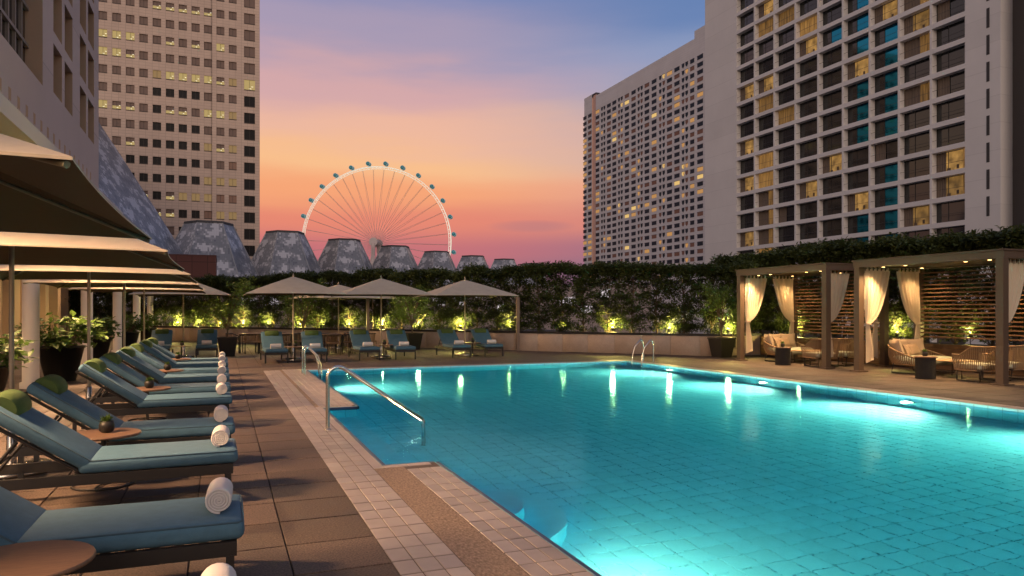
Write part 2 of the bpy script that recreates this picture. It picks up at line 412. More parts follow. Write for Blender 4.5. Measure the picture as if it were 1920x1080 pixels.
# basin
pool = thing('pool', 'large rectangular swimming pool lined with pale aqua tiles', 'pool'); pool['kind'] = 'structure'
b = MB()
b.quad((PX0,PY0,DEPTH-.012),(PX1,PY0,DEPTH-.012),(PX1,PY1,DEPTH-.012),(PX0,PY1,DEPTH-.012))
b.quad((BX,BY0,-.9),(PX0,BY0,-.9),(PX0,BY1,-.9),(BX,BY1,-.9), 1)
b.build('basin_floor', [M_PGROUT, M_PTILE], pool)
b = MB(); zt = -.0
def wall(a, c, z0=DEPTH-.02, z1=zt, m=0): b.quad((a[0],a[1],z0),(c[0],c[1],z0),(c[0],c[1],z1),(a[0],a[1],z1), m)
ring = [(PX0,PY0),(PX0,BY0),(BX,BY0),(BX,BY1),(PX0,BY1),(PX0,PY1),(PX1,PY1),(PX1,PY0),(PX0,PY0)]
i4 = .004
ring_in = [(PX0+i4,PY0+i4),(PX0+i4,BY0+i4),(BX+i4,BY0+i4),(BX+i4,BY1-i4),(PX0+i4,BY1-i4),(PX0+i4,PY1-i4),(PX1-i4,PY1-i4),(PX1-i4,PY0+i4),(PX0+i4,PY0+i4)]
for a, c in zip(ring_in, ring_in[1:]): wall(a, c)
wall((PX0,BY0), (PX0,BY1), DEPTH-.02, -.9)
M_PWALL = panel_mat('pool_wall_tile', (.36,.74,.86), (.25,.125,.008), .4, .35, .03)
b.build('basin_wall', M_PWALL, pool)
b = MB()
for (a, c) in list(zip(ring, ring[1:]))[:5]:
    dx, dy = c[0]-a[0], c[1]-a[1]; l = math.hypot(dx, dy); nx, ny = dy/l, -dx/l      # towards the water
    w = .045
    p = [(a[0],a[1]),(c[0],c[1]),(c[0]+nx*w,c[1]+ny*w),(a[0]+nx*w,a[1]+ny*w)]
    lo, hi = -.10, -.004
    b.add([(q[0],q[1],lo) for q in p]+[(q[0],q[1],hi) for q in p], [(4,5,6,7),(2,3,7,6),(3,2,1,0)])
left_trim = b.build('edge_trim', M_NAVY, pool)
ft = [(PX0+.125+.25*i, y) for i in range(0, 40) for y in [PY0+.125+.25*j for j in range(0, 98)] if PX0+.125+.25*i < PX1]
lay(ft, .25, .25, .012, M_PTILE, 'floor_tile', pool, z=DEPTH, gap=.009, limit=300)
# half-round entry steps by the left wall
for k, (r, z) in enumerate(((.95, -.95), (.55, -.6))):
    b = MB(); n = 18; pts = [(PX0+r*math.cos(-PI/2+PI*i/n), 6.45+r*math.sin(-PI/2+PI*i/n)) for i in range(n+1)]
    b.add([(x, y, DEPTH) for x, y in pts]+[(x, y, z) for x, y in pts], [(i, i+1, i+n+2, i+n+1) for i in range(n)]+[tuple(range(n+1, 2*n+2))])
    b.build('entry_step', M_PTILE, pool)
# water, a closed body a little larger than the basin so that its sides are buried in the walls
b = MB()
def prism(poly, z0, z1):
    n = len(poly); b.add([(x, y, z0) for x, y in poly]+[(x, y, z1) for x, y in poly],
        [tuple(range(n-1, -1, -1)), tuple(range(n, 2*n))]+[(i, (i+1) % n, (i+1) % n+n, i+n) for i in range(n)])
e = .02
prism([(PX0-e,PY0-e),(PX1+e,PY0-e),(PX1+e,PY1+e),(PX0-e,PY1+e),(PX0-e,BY1+e),(BX-e,BY1+e),(BX-e,BY0-e),(PX0-e,BY0-e)], DEPTH-.05, WL)
mw = bpy.data.materials.new('pool_water'); mw.use_nodes = True; nt = mw.node_tree; N = nt.nodes; L = nt.links
N.remove(N['Principled BSDF'])
tc = N.new('ShaderNodeTexCoord'); n1 = N.new('ShaderNodeTexNoise'); n1.inputs['Scale'].default_value = 2.6; n1.inputs['Detail'].default_value = 4; n1.inputs['Roughness'].default_value = .5
L.new(tc.outputs['Object'], n1.inputs[0]); bp = N.new('ShaderNodeBump'); bp.inputs['Strength'].default_value = .12; bp.inputs['Distance'].default_value = .05
L.new(n1.outputs[0], bp.inputs['Height'])
rf = N.new('ShaderNodeBsdfRefraction'); rf.inputs['IOR'].default_value = 1.33; rf.inputs['Roughness'].default_value = 0; L.new(bp.outputs[0], rf.inputs['Normal'])
gl = N.new('ShaderNodeBsdfGlossy'); gl.inputs['Roughness'].default_value = .085; gl.inputs['Color'].default_value = (.10,.30,.48,1); L.new(bp.outputs[0], gl.inputs['Normal'])
fr = N.new('ShaderNodeFresnel'); fr.inputs['IOR'].default_value = 1.33; L.new(bp.outputs[0], fr.inputs['Normal'])
mxw = N.new('ShaderNodeMixShader'); L.new(fr.outputs[0], mxw.inputs[0]); L.new(rf.outputs[0], mxw.inputs[1]); L.new(gl.outputs[0], mxw.inputs[2]); L.new(mxw.outputs[0], N['Material Output'].inputs[0])
va = N.new('ShaderNodeVolumeAbsorption'); va.inputs['Color'].default_value = (.04,.86,.965,1); va.inputs['Density'].default_value = .45
L.new(va.outputs[0], N['Material Output'].inputs['Volume'])
water = structure(b.build('water', mw))
# underwater lamps, set in the side walls
def pool_lamp(x, y, sx, power, lab):
    o = thing('pool_lamp', lab, 'pool light', (x, y, -.62), 0, 'underwater lamps in the pool walls')
    b = MB(); n = 16
    ring1 = [(0, .11*math.cos(2*PI*i/n), .11*math.sin(2*PI*i/n)) for i in range(n)]
    b.add([(sx*.012, y_, z_) for _, y_, z_ in ring1], [tuple(range(n))]); b.build('lens', M_POOLLAMP, o)
    b = MB(); b.tube([(0,0,0),(sx*.01,0,0)], .135, 16); b.build('rim', M_STEEL, o)
    lamp('SPOT', (sx*.10, 0, 0), power*1.15, (1,.68,.40), o, size=.06, angle=150, blend=1.0).rotation_euler = (0, -R(80)*sx, 0)
for i, y in enumerate((17.8, 13.9, 10.0, 6.1, 2.2)):
    pool_lamp(PX1-.008, y, -1, 2300, NUM[i].capitalize()+' glowing underwater lamp from the far end of the right pool wall')
for i, y in enumerate((16.9, 4.6, .6)):
    pool_lamp(PX0+.008, y, 1, 480 if y < 10 else 900, NUM[i].capitalize()+' underwater lamp from the far end of the left pool wall')


# handrail and ladders
def arc(c, r, a0, a1, n=8, plane='xz'):
    return [(c[0]+r*math.cos(a0+(a1-a0)*i/n), c[1], c[2]+r*math.sin(a0+(a1-a0)*i/n)) for i in range(n+1)]
hr = thing('handrail', 'curved stainless steel handrail sloping from the deck into the pool', 'handrail', (1.31, 10.02, 0))
sl = math.atan2(.80, 1.30)
path = [(0,0,-.02),(0,0,.66)]+arc((.14,0,.70), .14, PI, PI/2-sl, 8)+[(1.30,0,.07)]+arc((1.30-.04,0,.02-.0), .06, PI/2-sl, -.2, 4)+[(1.325,0,-.4),(1.325,0,-1.28)]
b = MB(); b.tube(path, .027, 12); b.build('rail', M_STEEL, hr)
b = MB(); b.lathe([(.05,0),(.05,.012),(.028,.018)], n=16); b.build('floor_flange', M_STEEL, hr)
def ladder(loc, rz, lab):
    o = thing('pool_ladder', lab, 'pool ladder', loc, rz, 'steel pool ladders')
    for y in (-.28, .28):
        b = MB(); b.tube([(-.22,y,0),(-.22,y,.42)]+[(-.22+.1-.1*math.cos(a), y, .55+.16*math.sin(a)) for a in [PI*i/10 for i in range(6)]]+
                         [(.10,y,.48),(.17,y,.25),(.2,y,-.05),(.2,y,-1.1)], .021, 10); b.build('rail', M_STEEL, o)
    for z in (-.25, -.55, -.85):
        b = MB(); b.box(.16, .24, -.26, .26, z-.012, z+.012); b.build('tread', M_STEEL, o)
    return o
ladder((2.10, 18.95, 0), 0, 'stainless steel pool ladder on the left pool edge behind the handrail')
ladder((12.03, 19.4, 0), PI, 'stainless steel pool ladder at the far right pool corner')

# ------------------------------------------------------------------ planter wall, hedge trees, uplights
pw_o = structure(thing('planter_wall', 'long low tan granite planter wall with black rim below the hedge', 'planter wall', (0,0,0)))
Lw = (WALL_B-WALL_A).length; npan = int(Lw/1.07)
me = bevelled(-.53, .53, -.06, .06, 0, .70, .004, 1, M_STONE, 'stone_panel')
for i in range(npan+3):
    c = WALL_A+WDIR*((i-.2)*1.07)
    put('stone_panel', me, pw_o, (c.x, c.y, 0), math.atan2(WDIR.y, WDIR.x))
b = MB()
a0, a1 = WALL_A-WDIR*.8, WALL_B+WDIR*4
def strip(a, c, n0, n1, z0, z1):
    p = [a+WN*n0, c+WN*n0, c+WN*n1, a+WN*n1]
    b.add([(q.x,q.y,z0) for q in p]+[(q.x,q.y,z1) for q in p], [(0,3,2,1),(4,5,6,7),(0,1,5,4),(1,2,6,5),(2,3,7,6),(3,0,4,7)])
strip(a0, a1, -.09, .06, .71, .79); b.build('rim', M_COPE, pw_o)
b = MB(); strip(a0, a1, .061, 1.5, .3, .66); b.build('soil', M_SOIL, pw_o)
# the wall behind the cabanas runs along the pool, clad with boards
wb = structure(thing('board_wall', 'low wall clad with horizontal teak boards behind the cabanas', 'low wall', (18.15, 0, 0)))
for k in range(6):
    me_b = slab_mesh('board', .04, 12.0, .105, M_SLAT) if k == 0 else me_b
    put('board', me_b, wb, (0, 15.2, .12+.115*k))
b = MB(); b.box(.03, .2, 2, 21.3, 0, .70); b.build('core', M_COPE, wb)
b = MB(); b.box(.2, 1.6, 2, 20.6, .2, .66); b.build('soil', M_SOIL, wb)

b = MB(); c45 = slab_mesh('stone_panel', .12, 1.05, .70, M_STONE)
for k in range(2): put('stone_panel', c45, pw_o, (16.75+1.07*k, 21.35, .70), PI/2)
b.box(16.3, 18.2, 21.28, 21.43, .71, .788); b.build('rim', M_COPE, pw_o)
b = MB(); b.box(16.9, 19.6, 21.45, 22.6, .3, .64); b.build('soil', M_SOIL, pw_o)
rng = np.random.default_rng(3)
def hedge_tree(i, hgt, dense):
    rr = np.random.default_rng(100+i)
    tb = MB(); x = y = 0; pts = []
    for k in range(7):
        z = k/6*hgt*.9; pts.append((x, y, z)); x += rr.normal(0, .03); y += rr.normal(0, .03)
    tb.tube(pts, [.035-.004*k for k in range(7)], 6)
    cl = []
    for k in range(105 if dense else 92):
        z = .12+(hgt-.22)*rr.random()**(.85 if dense else .75)
        rad = .62*(.72+.28*math.sin(min(1, z/hgt)*PI*.8)); a = rr.random()*2*PI; q = rad*rr.random()**.5
        c = (q*math.cos(a)*1.0, q*math.sin(a)*.8, z); cl.append(c)
        zt_ = max(.1, z-.25); ii = min(5, int(zt_/(hgt*.9)*6)); tb.tube([pts[ii], c], [.010, .004], 3, caps=False)
    for k in range(44):                                  # a tight clipped head
        a = rr.random()*2*PI; q = .6*rr.random()**.5; cl.append((q*math.cos(a), q*math.sin(a)*.8, hgt-.12+rr.normal(0, .06)))
    V = leaves(rr, cl, 50, .24, .122, flat=.45, droop=.1)
    return tb.mesh('trunk', M_BARK), leaf_mesh('crown', V, [M_LEAF])
HT = [hedge_tree(i, 2.72, i % 2) for i in range(5)]
def plant_tree(j, x, y, z, lab, k, s=1.0):
    o = thing('hedge_tree', lab, 'hedge tree', (x, y, z), random.uniform(0, 6.28), 'clipped trees of the hedge'); o.scale = (s, s, random.uniform(.96, 1.05)*s)
    put('trunk', HT[k][0], o); put('crown', HT[k][1], o)
nT = 41
for j in range(nT):
    c = WALL_A+WDIR*(-.9+j*(Lw+3.0)/nT)+WN*(.62+random.uniform(-.08, .08))
    plant_tree(j, c.x, c.y, .62, NUM[j].capitalize()+' slim hedge tree from the cabana end, behind the granite wall', random.randrange(5))
for j, (x, y) in enumerate(((17.5,21.95),(18.2,21.85),(18.8,21.95))): plant_tree(j, x, y, .62, ('left', 'middle', 'right')[j]+' one of three hedge trees filling the corner behind the far cabana', j, 1.08)
for j in range(15):
    plant_tree(j, 19.05+random.uniform(-.1, .1), 21.2-.98*j, .62, NUM[j].capitalize()+' slim hedge tree from the far corner, behind the cabanas', random.randrange(5), 1.13)

UP = [(-2.18,43.48),(-1.08,42.2),(-.05,41.01),(1.07,39.72),(2.19,38.42),(3.6,36.79),(4.56,35.68),(5.58,34.5),(6.84,33.05),(8.14,31.54),(9.57,29.89),(11.13,28.09),(12.69,26.29),(14.05,24.71),(15.5,23.04),(16.89,21.42)]
def uplight(x, y, lab, pw=13, aim=(0,.3,1)):
    o = thing('uplight', lab, 'garden light', (x, y, .66), 0, 'garden uplights in the hedge')
    b = MB(); b.tube([(0,0,0),(0,0,.2)], .012, 6); b.build('stake', M_DARKM, o)
    b = MB(); b.lathe([(.03,.19),(.05,.22),(.055,.30),(.05,.302)], n=12); b.build('housing', M_DARKM, o)
    b = MB(); b.lathe([(.045,.304),(.04,.318),(.012,.324)], n=12); b.build('lens', M_UPLAMP, o)
    lamp('POINT', (0, 0, .40), pw, (1,.80,.20), o, size=.09)
for j, (x, y) in enumerate(UP):
    uplight(x-WN.x*.14, y-WN.y*.14, NUM[j].capitalize()+' yellow garden uplight from the left end of the hedge', 190)
for j, (x, y) in enumerate(((18.75,20.0),(18.75,16.0),(18.75,13.7),(18.75,11.2))):
    uplight(x, y, NUM[j].capitalize()+' yellow uplight from the far end, behind the cabana slats', 110)

# ------------------------------------------------------------------ far buildings
# pale podium behind the hedge
pod = thing('podium_building', 'long pale low building glimpsed through the hedge', 'building', (0, 0, -9))
b = MB(); b.add([(-30,92,0),(42,66,0),(48,80,0),(-24,106,0),(-30,92,13.3),(42,66,13.3),(48,80,13.3),(-24,106,13.3)], [(0,1,5,4),(1,2,6,5),(2,3,7,6),(3,0,4,7),(4,5,6,7)])
b.build('wall', panel_mat('podium_panel', (.30,.25,.25), (3, 1.2, .05), .7, .2), pod)
bandm = mat('lit_podium_glazing', (.7,.7,.72), emit=(.86,.80,.86), estr=.5)
dv = Vector((72, -26, 0)).normalized(); nv = Vector((-dv.y, dv.x, 0))
rr = random.Random(8)
for k in range(34):
    if rr.random() < .35: continue
    p = Vector((-30, 92, 0))+dv*(.8+2.2*k)-nv*.06; zb = rr.choice((10.4, 11.2, 12.0))
    b = MB(); q = p+dv*rr.uniform(.9, 1.9)
    b.quad((p.x,p.y,zb),(q.x,q.y,zb),(q.x,q.y,zb+rr.uniform(.6, 1.1)),(p.x,p.y,zb+.8)); b.build('glazing', bandm, pod)

# office tower on the left
TX0, TX1, TY = -34.0, 8.13, 183.0
tower = thing('office_tower', 'tall pinkish stone office tower with a grid of small windows', 'building', (0, TY, -9))
OC = [-24.69,-21.98,-19.29,-16.6,-13.9,-11.2,-8.54,-5.84,-3.2,-.54,2.14]; OW = 1.72; WIDE = (5.86, 2.42)
M_TOWER = panel_mat('pink_tower_cladding', (.66,.51,.415), (1.35, .653, .05), .7, .28, .05)
rows = [47.15+3.917*k+9 for k in range(-11, 11)]          # window centres above the tower's base
cols = [(c-OW/2, c+OW/2, 0) for c in [-30.1,-27.4]+OC]+[(WIDE[0]-WIDE[1]/2, WIDE[0]+WIDE[1]/2, 1)]
b = MB(); H = rows[-1]+3
xs = [TX0]; 
for (x0, x1, w) in cols: xs += [x0, x1]
xs.append(TX1)
for a, c in zip(xs[0::2], xs[1::2]): b.quad((a,0,0),(c,0,0),(c,0,H),(a,0,H))          # piers
for (x0, x1, w) in cols:
    zs = [0]
    for z in rows:
        top = z+1.25 if w else z+1.15; bot = z-1.25 if w else z-.72
        zs += [bot, top]
    zs.append(H)
    for a, c in zip(zs[0::2], zs[1::2]): b.quad((x0,0,a),(x1,0,a),(x1,0,c),(x0,0,c))
    for a, c in zip(zs[1:-1:2], zs[2:-1:2]):                                           # reveals
        d = .45
        b.quad((x0,0,a),(x0,d,a),(x0,d,c),(x0,0,c)); b.quad((x1,d,a),(x1,0,a),(x1,0,c),(x1,d,c)); b.quad((x0,0,c),(x0,d,c),(x1,d,c),(x1,0,c)); b.quad((x0,d,a),(x0,0,a),(x1,0,a),(x1,d,a))
b.quad((TX1,0,0),(TX1,40,0),(TX1,40,H),(TX1,0,H)); b.quad((TX0,40,0),(TX0,0,0),(TX0,0,H),(TX0,40,H)); b.quad((TX0,0,H),(TX1,0,H),(TX1,40,H),(TX0,40,H))
b.build('wall', M_TOWER, tower)
b = MB(); b.box(-2.47, -2.37, -.06, .02, 0, H); b.build('expansion_joint', mat('joint_dark', (.10,.07,.06)), tower)
OM = [mat('brown_blind', (.20,.135,.11), .5, spec=.4), mat('office_dark', (.012,.012,.014), .35, spec=.15), mat('lit_office', (.14,.11,.06), emit=(.90,.66,.24), estr=.42),
      mat('dim_office', (.2,.14,.08), emit=(.85,.55,.22), estr=.22), mat('pink_blind', (.30,.17,.12), .5)]
M_SILL = mat('window_sill_dark', (.06,.045,.04), .6)
M_TUBE = mat('ceiling_tube', (1,1,.8), emit=(1,.92,.6), estr=.9)
OMESH = {}
def office_window(w, kind):
    if (w, kind) in OMESH: return OMESH[(w, kind)]
    W = (WIDE[1] if w else OW)/2; z0, z1 = (-1.25, 1.25) if w else (-.72, 1.15)
    b = MB(); y = .30
    if kind in ('blind', 'pink', 'dark'):
        b.quad((-W,y,z0),(W,y,z0),(W,y,z1),(-W,y,z1), {'blind': 0, 'dark': 1, 'pink': 4}[kind])
    else:
        cut = {'lit': z1, 'half': z0+.9, 'dim': z1, 'low': z0+.5}[kind]
        b.quad((-W,y,z0),(W,y,z0),(W,y,cut),(-W,y,cut), 3 if kind == 'dim' else 2)
        if cut < z1: b.quad((-W,y-.02,cut),(W,y-.02,cut),(W,y-.02,z1),(-W,y-.02,z1), 0)
        if kind != 'dim':
            for q in range(2): b.box(-W*.1+q*.5, W*.35+q*.4, y-.04, y-.02, z0+.45+.5*q-(.35 if kind == 'low' else 0), z0+.55+.5*q-(.35 if kind == 'low' else 0), 5)
    b.box(-W, W, -.05, .33, z0-.02, z0+.16, 6)
    b.box(-.03, .03, y-.05, y-.01, z0+.16, z1, 6)
    OMESH[(w, kind)] = b.mesh('window', [OM[0], OM[1], OM[2], OM[3], OM[4], M_TUBE, M_SILL]); return OMESH[(w, kind)]
# what each window shows, read from the photograph (top row first, left to right, incl. the wide one)
PAT = {5: 'bbbbhhhhhbbb', 4: 'bbbbbbbbbbbb', 3: 'lllbbhbhbl bb'.replace(' ', ''), 2: 'llhbbbbbbbbb', 1: 'bbbbdllllhdl', 0: 'bbbbkkkkbbbk', -1: 'lhhbkhhbllok', -2: 'bbbbkkkkbbbk',
       -3: 'bbhkkkkkohok', -4: 'bbkkkkkkbbpk', -5: 'bbkkkkkkoook', -6: 'bbbhkhoooppk', -7: 'bbbbhhkkpook', -8: 'bbbbbbkkpppk', -9: 'bbbbbkkkpppk'}
KEY = {'b': 'blind', 'h': 'half', 'l': 'lit', 'd': 'dim', 'k': 'dark', 'o': 'dim', 'p': 'pink'}
rr = random.Random(5)
for ri, z in enumerate(rows):
    k = ri-12                                     # index relative to the row at 47 m
    pat = PAT.get(k-0, None)
    for ci, (x0, x1, w) in enumerate(cols):
        if pat and ci >= 2: kind = KEY[pat[min(ci-2, len(pat)-1)]]
        else: kind = rr.choice(['blind']*4+['half', 'dark'])
        if z < 12: continue
        put('window', office_window(w, kind), tower, ((x0+x1)/2, 0, z))

# silver truncated roof cones
def cone_mat():
    m = mat('mottled_zinc', (.20,.21,.23), .38, metal=.35)
    nt = m.node_tree; N = nt.nodes; L = nt.links; p = N['Principled BSDF']
    tc = N.new('ShaderNodeTexCoord'); mp = N.new('ShaderNodeMapping'); mp.inputs['Scale'].default_value = (1, 1, 1); L.new(tc.outputs['UV'], mp.inputs[0])
    vo = N.new('ShaderNodeTexNoise'); vo.inputs['Scale'].default_value = .42; vo.inputs['Detail'].default_value = 2.5
    sn = N.new('ShaderNodeVectorMath'); sn.operation = 'SNAP'; sn.inputs[1].default_value = (.30, .44, 1); L.new(mp.outputs[0], sn.inputs[0]); L.new(sn.outputs[0], vo.inputs[0])
    wn = N.new('ShaderNodeTexWhiteNoise'); wn.noise_dimensions = '2D'; L.new(sn.outputs[0], wn.inputs[0])
    ad = N.new('ShaderNodeMath'); ad.operation = 'MULTIPLY_ADD'; L.new(wn.outputs[0], ad.inputs[0]); ad.inputs[1].default_value = .17; L.new(vo.outputs[0], ad.inputs[2])
    cr = N.new('ShaderNodeValToRGB'); cr.color_ramp.interpolation = 'CONSTANT'
    st = [(0, (.17,.18,.205)), (.44, (.23,.238,.255)), (.585, (.31,.31,.325)), (.65, (.56,.55,.56))]
    while len(cr.color_ramp.elements) < 4: cr.color_ramp.elements.new(.5)
    for e_, (q, c) in zip(cr.color_ramp.elements, st): e_.position = q; e_.color = c+(1,)
    L.new(ad.outputs[0], cr.inputs[0])
    br = N.new('ShaderNodeTexBrick'); br.offset = 0; br.inputs['Scale'].default_value = 1; br.inputs['Brick Width'].default_value = .42; br.inputs['Row Height'].default_value = .62; br.inputs['Mortar Size'].default_value = .02
    br.inputs['Color1'].default_value = br.inputs['Color2'].default_value = (1,1,1,1); br.inputs['Mortar'].default_value = (.88,.88,.88,1); L.new(mp.outputs[0], br.inputs[0])
    mx = N.new('ShaderNodeMix'); mx.data_type = 'RGBA'; mx.blend_type = 'MULTIPLY'; mx.inputs['Factor'].default_value = 1
    L.new(cr.outputs[0], mx.inputs[6]); L.new(br.outputs[0], mx.inputs[7]); L.new(mx.outputs[2], p.inputs['Base Color'])
    return m
M_CONE = cone_mat(); M_FLASH = mat('zinc_flashing', (.34,.345,.36), .4, metal=.4)
def cone_mesh(rt, rb, ht, n=6, rot=0.0, curve=0.0):
    """n-sided truncated cone with uv in metres on every side"""
    me = bpy.data.meshes.new('cladding'); vs, fs, uv = [], [], []
    lev = 6
    for i in range(n):
        a0, a1 = rot+2*PI*i/n, rot+2*PI*(i+1)/n
        for k in range(lev):
            f0, f1 = k/lev, (k+1)/lev
            q = []
            for a, f in ((a0, f0), (a1, f0), (a1, f1), (a0, f1)):
                r = rb+(rt-rb)*(f**(1-curve)); q.append((r*math.cos(a), r*math.sin(a), f*ht))
                s = -1 if a == a0 else 1
                uv.append((i*37.3+s*r*math.sin(PI/n), f*math.hypot(ht, rb-rt)+i*11.7))
            o = len(vs); vs += q; fs.append((o, o+1, o+2, o+3))
    me.from_pydata(vs, [], fs); ul = me.uv_layers.new(name='UVMap')
    for i, c in enumerate(uv): ul.data[i].uv = c
    me.materials.append(M_CONE); return me
CONES = [(-2.54,155.13,3.95),(12.75,167.13,3.6),(27.5,179.67,3.45),(42.89,192.78,3.4),(58.13,205.98,3.35),(73.37,218.07,3.35),(87.81,227.95,3.3),(104.97,245.3,3.2)]
WHERE = ['just right of the red box', 'second right of the red box', 'below the left rim of the wheel', 'below the wheel hub', 'below the right spokes of the wheel', 'just right of the wheel', 'second smallest in the row', 'smallest, at the right end of the row']
for i, (x, y, rt) in enumerate(CONES):
    o = thing('roof_cone', 'mottled silver truncated roof cone, '+WHERE[i], 'roof cone', (x, y, -9), 0, 'silver roof cones')
    ht = 27.6; rb = rt+ht*.435
    rot = R(49.7-45)+PI/4+.25
    put('cladding', cone_mesh(rt*1.12, rb*1.12, ht, 6, rot), o)
    for k in range(6):
        a_ = rot+2*PI*k/6; b = MB(); b.tube([(rb*1.12*math.cos(a_), rb*1.12*math.sin(a_), 0), (rt*1.12*math.cos(a_), rt*1.12*math.sin(a_), ht)], .11, 5, caps=False); b.build('hip_flashing', M_FLASH, o)
    b = MB(); n = 6
    p = [(rt*1.16*math.cos(rot+2*PI*k/n), rt*1.16*math.sin(rot+2*PI*k/n)) for k in range(n)]
    b.add([(a, c, ht-.02) for a, c in p]+[(a*.98, c*.98, ht+.35) for a, c in p], [(k, (k+1) % n, (k+1) % n+n, k+n) for k in range(n)]+[tuple(range(n, 2*n))])
    b.build('parapet', mat('dark_parapet', (.05,.05,.055), .6), o)
o = thing('roof_cone', 'tallest mottled silver roof cone, sloping down beside the left facade', 'roof cone', (-33.5, 141.5, -9), 0, 'silver roof cones')
put('cladding', cone_mesh(4.5, 39.0, 58.0, 6, R(12), -.08), o)
b = MB(); b.lathe([(4.6,57.9),(4.5,58.5)], n=6); b.build('parapet', MATS['dark_parapet'], o)
# red box in front of the cones
rb_ = thing('red_block', 'small red-brown tiled block in front of the silver cones', 'building', (0, 105, -9))
b = MB(); b.box(-26, -.86, 0, 14, 0, 17.9); b.build('wall', panel_mat('red_brown_tile', (.16,.055,.04), (1.9, 1.9, .06), .6, .45), rb_)
b = MB(); b.box(-26.05, -.8, -.05, 14.05, 17.9, 18.05); b.build('coping', mat('red_coping', (.12,.045,.035), .6), rb_)

# observation wheel
WC = Vector((140.7, 718.8, 69.1)); WR = 75.0
wheel = thing('observation_wheel', 'giant white observation wheel with glass capsules against the sunset', 'ferris wheel', (WC.x, WC.y, -9), -YAW+R(-17+12))
hz = WC.z+9
M_RIM = mat('lit_white_rim', (.8,.8,.76), .5, emit=(1,.90,.68), estr=.5)
M_SPOKE = mat('pale_cable', (.52,.42,.38), .5)
def rim_ring(b, rad, r, dy, n=120):
    pts = [(rad*math.cos(2*PI*i/n), dy, hz+rad*math.sin(2*PI*i/n)) for i in range(n+1)]
    b.tube(pts, r, 6, caps=False)
b = MB(); rim_ring(b, WR, .34, -1.5); rim_ring(b, WR, .34, 1.5); rim_ring(b, WR-2.0, .3, 0)
for i in range(112):
    a = 2*PI*i/112
    ca, sa = math.cos(a), math.sin(a)
    for dy in (-1.6, 1.6): b.tube([(WR*ca, dy, hz+WR*sa), ((WR-2.3)*ca, 0, hz+(WR-2.3)*sa)], .16, 4, caps=False)
b.build('rim', M_RIM, wheel)
b = MB(); b.tube([(0,-9,hz),(0,9,hz)], 3.0, 16); b.tube([(0,-10,hz),(0,-8.6,hz)], 4.2, 16); b.tube([(0,8.6,hz),(0,10,hz)], 4.2, 16); b.build('hub', mat('hub_grey', (.5,.45,.45), .5), wheel)
M_LEG = mat('support_leg_white', (.55,.48,.48), .6)
for sgn in (-1, 1):
    b = MB(); b.tube([(0,9.5*sgn,hz-1),(2*sgn,11*sgn,0)], [1.9, 2.2], 12); b.build('support_leg', M_LEG, wheel)
    b = MB(); b.tube([(0,9*sgn,hz),(0,52*sgn,0)], .35, 6); b.build('stay_cable', M_SPOKE, wheel)
sp = MB(); sp.tube([(2.6,0,0),(WR-2.4,0,0)], .13, 4, caps=False); me_s = sp.mesh('spoke', M_SPOKE)
for i in range(84):
    a = 2*PI*i/84+.02*(1 if i % 2 else -1)*2
    s_ = put('spoke', me_s, wheel, (0, -5 if i % 2 else 5, hz)); s_.rotation_euler = (0, -a, 0)
    q = Vector((math.cos(a), 0, math.sin(a)))
    tgt = Vector((0, (5 if i % 2 else -5), 0))+q*(WR-2.4)
    s_.rotation_euler = tgt.to_track_quat('X', 'Z').to_euler()
M_CAP = mat('teal_capsule_glass', (.03,.13,.15), .1, spec=.8, emit=(.05,.32,.36), estr=.25)
cb = MB(); n = 12
prof = [(0.05,-3.6),(1.5,-3.4),(2.05,-2.6),(2.1,0),(2.05,2.6),(1.5,3.4),(.05,3.6)]
cb.lathe(prof, n=12, m=0)
for z in (-2.6, 0, 2.6): cb.lathe([(2.16,z-.15),(2.16,z+.15)], n=12, m=1)
me_c = cb.mesh('capsule', [M_CAP, mat('capsule_band', (.6,.65,.66), .4, emit=(.3,.5,.5), estr=.2)])
for i in range(28):
    a = 2*PI*(i+.43)/28
    if math.sin(a) < -.35: continue
    c = put('capsule', me_c, wheel, ((WR+3.3)*math.cos(a), 0, hz+(WR+3.3)*math.sin(a))); c.rotation_euler = (R(90), 0, 0)

# far hotel slab
FX = 175.0
far = thing('far_hotel', 'distant pale hotel slab with hundreds of small windows', 'building', (FX, 0, -9))
M_FAR = panel_mat('far_hotel_cladding', (.64,.62,.63), (60, .97, .06), .8, .16, .05)
b = MB(); HF = 119.3
b.quad((0,338.7,0),(0,330,0),(0,330,HF+1.8),(0,338.7,HF+1.8)); b.quad((0,326,0),(0,205,0),(0,205,HF),(0,326,HF)); b.quad((.6,330,0),(.6,326,0),(.6,326,HF+1),(.6,330,HF+1), 1)
b.quad((0,330,0),(.6,330,0),(.6,330,HF),(0,330,HF), 1); b.quad((.6,326,0),(0,326,0),(0,326,HF),(.6,326,HF), 1)
b.quad((26,338.7,0),(0,338.7,0),(0,338.7,HF+1.8),(26,338.7,HF+1.8)); b.quad((0,205,HF),(26,205,HF),(26,326,HF),(0,326,HF)); b.quad((0,205,0),(26,205,0),(26,205,HF),(0,205,HF)); b.quad((0,326,HF+1.7),(26,326,HF+1.7),(26,338.7,HF+1.7),(0,338.7,HF+1.7))
b.box(-.02, 20, 215, 243.3, HF-.2, HF+3)
b.build('wall', [M_FAR, mat('lit_recess_pink', (.62,.40,.33), .7)], far)  # light in the recess is put into its pink base colour
FM = [mat('far_glass', (.008,.022,.04), .5, spec=.2), mat('far_warm', (.3,.2,.1), emit=(1,.50,.14), estr=.38), mat('far_bright', (.5,.4,.2), emit=(1,.66,.20), estr=.6), mat('far_curtain', (.13,.065,.055), .7, emit=(.5,.2,.1), estr=.06), mat('far_reveal', (.20,.19,.22), .8)]
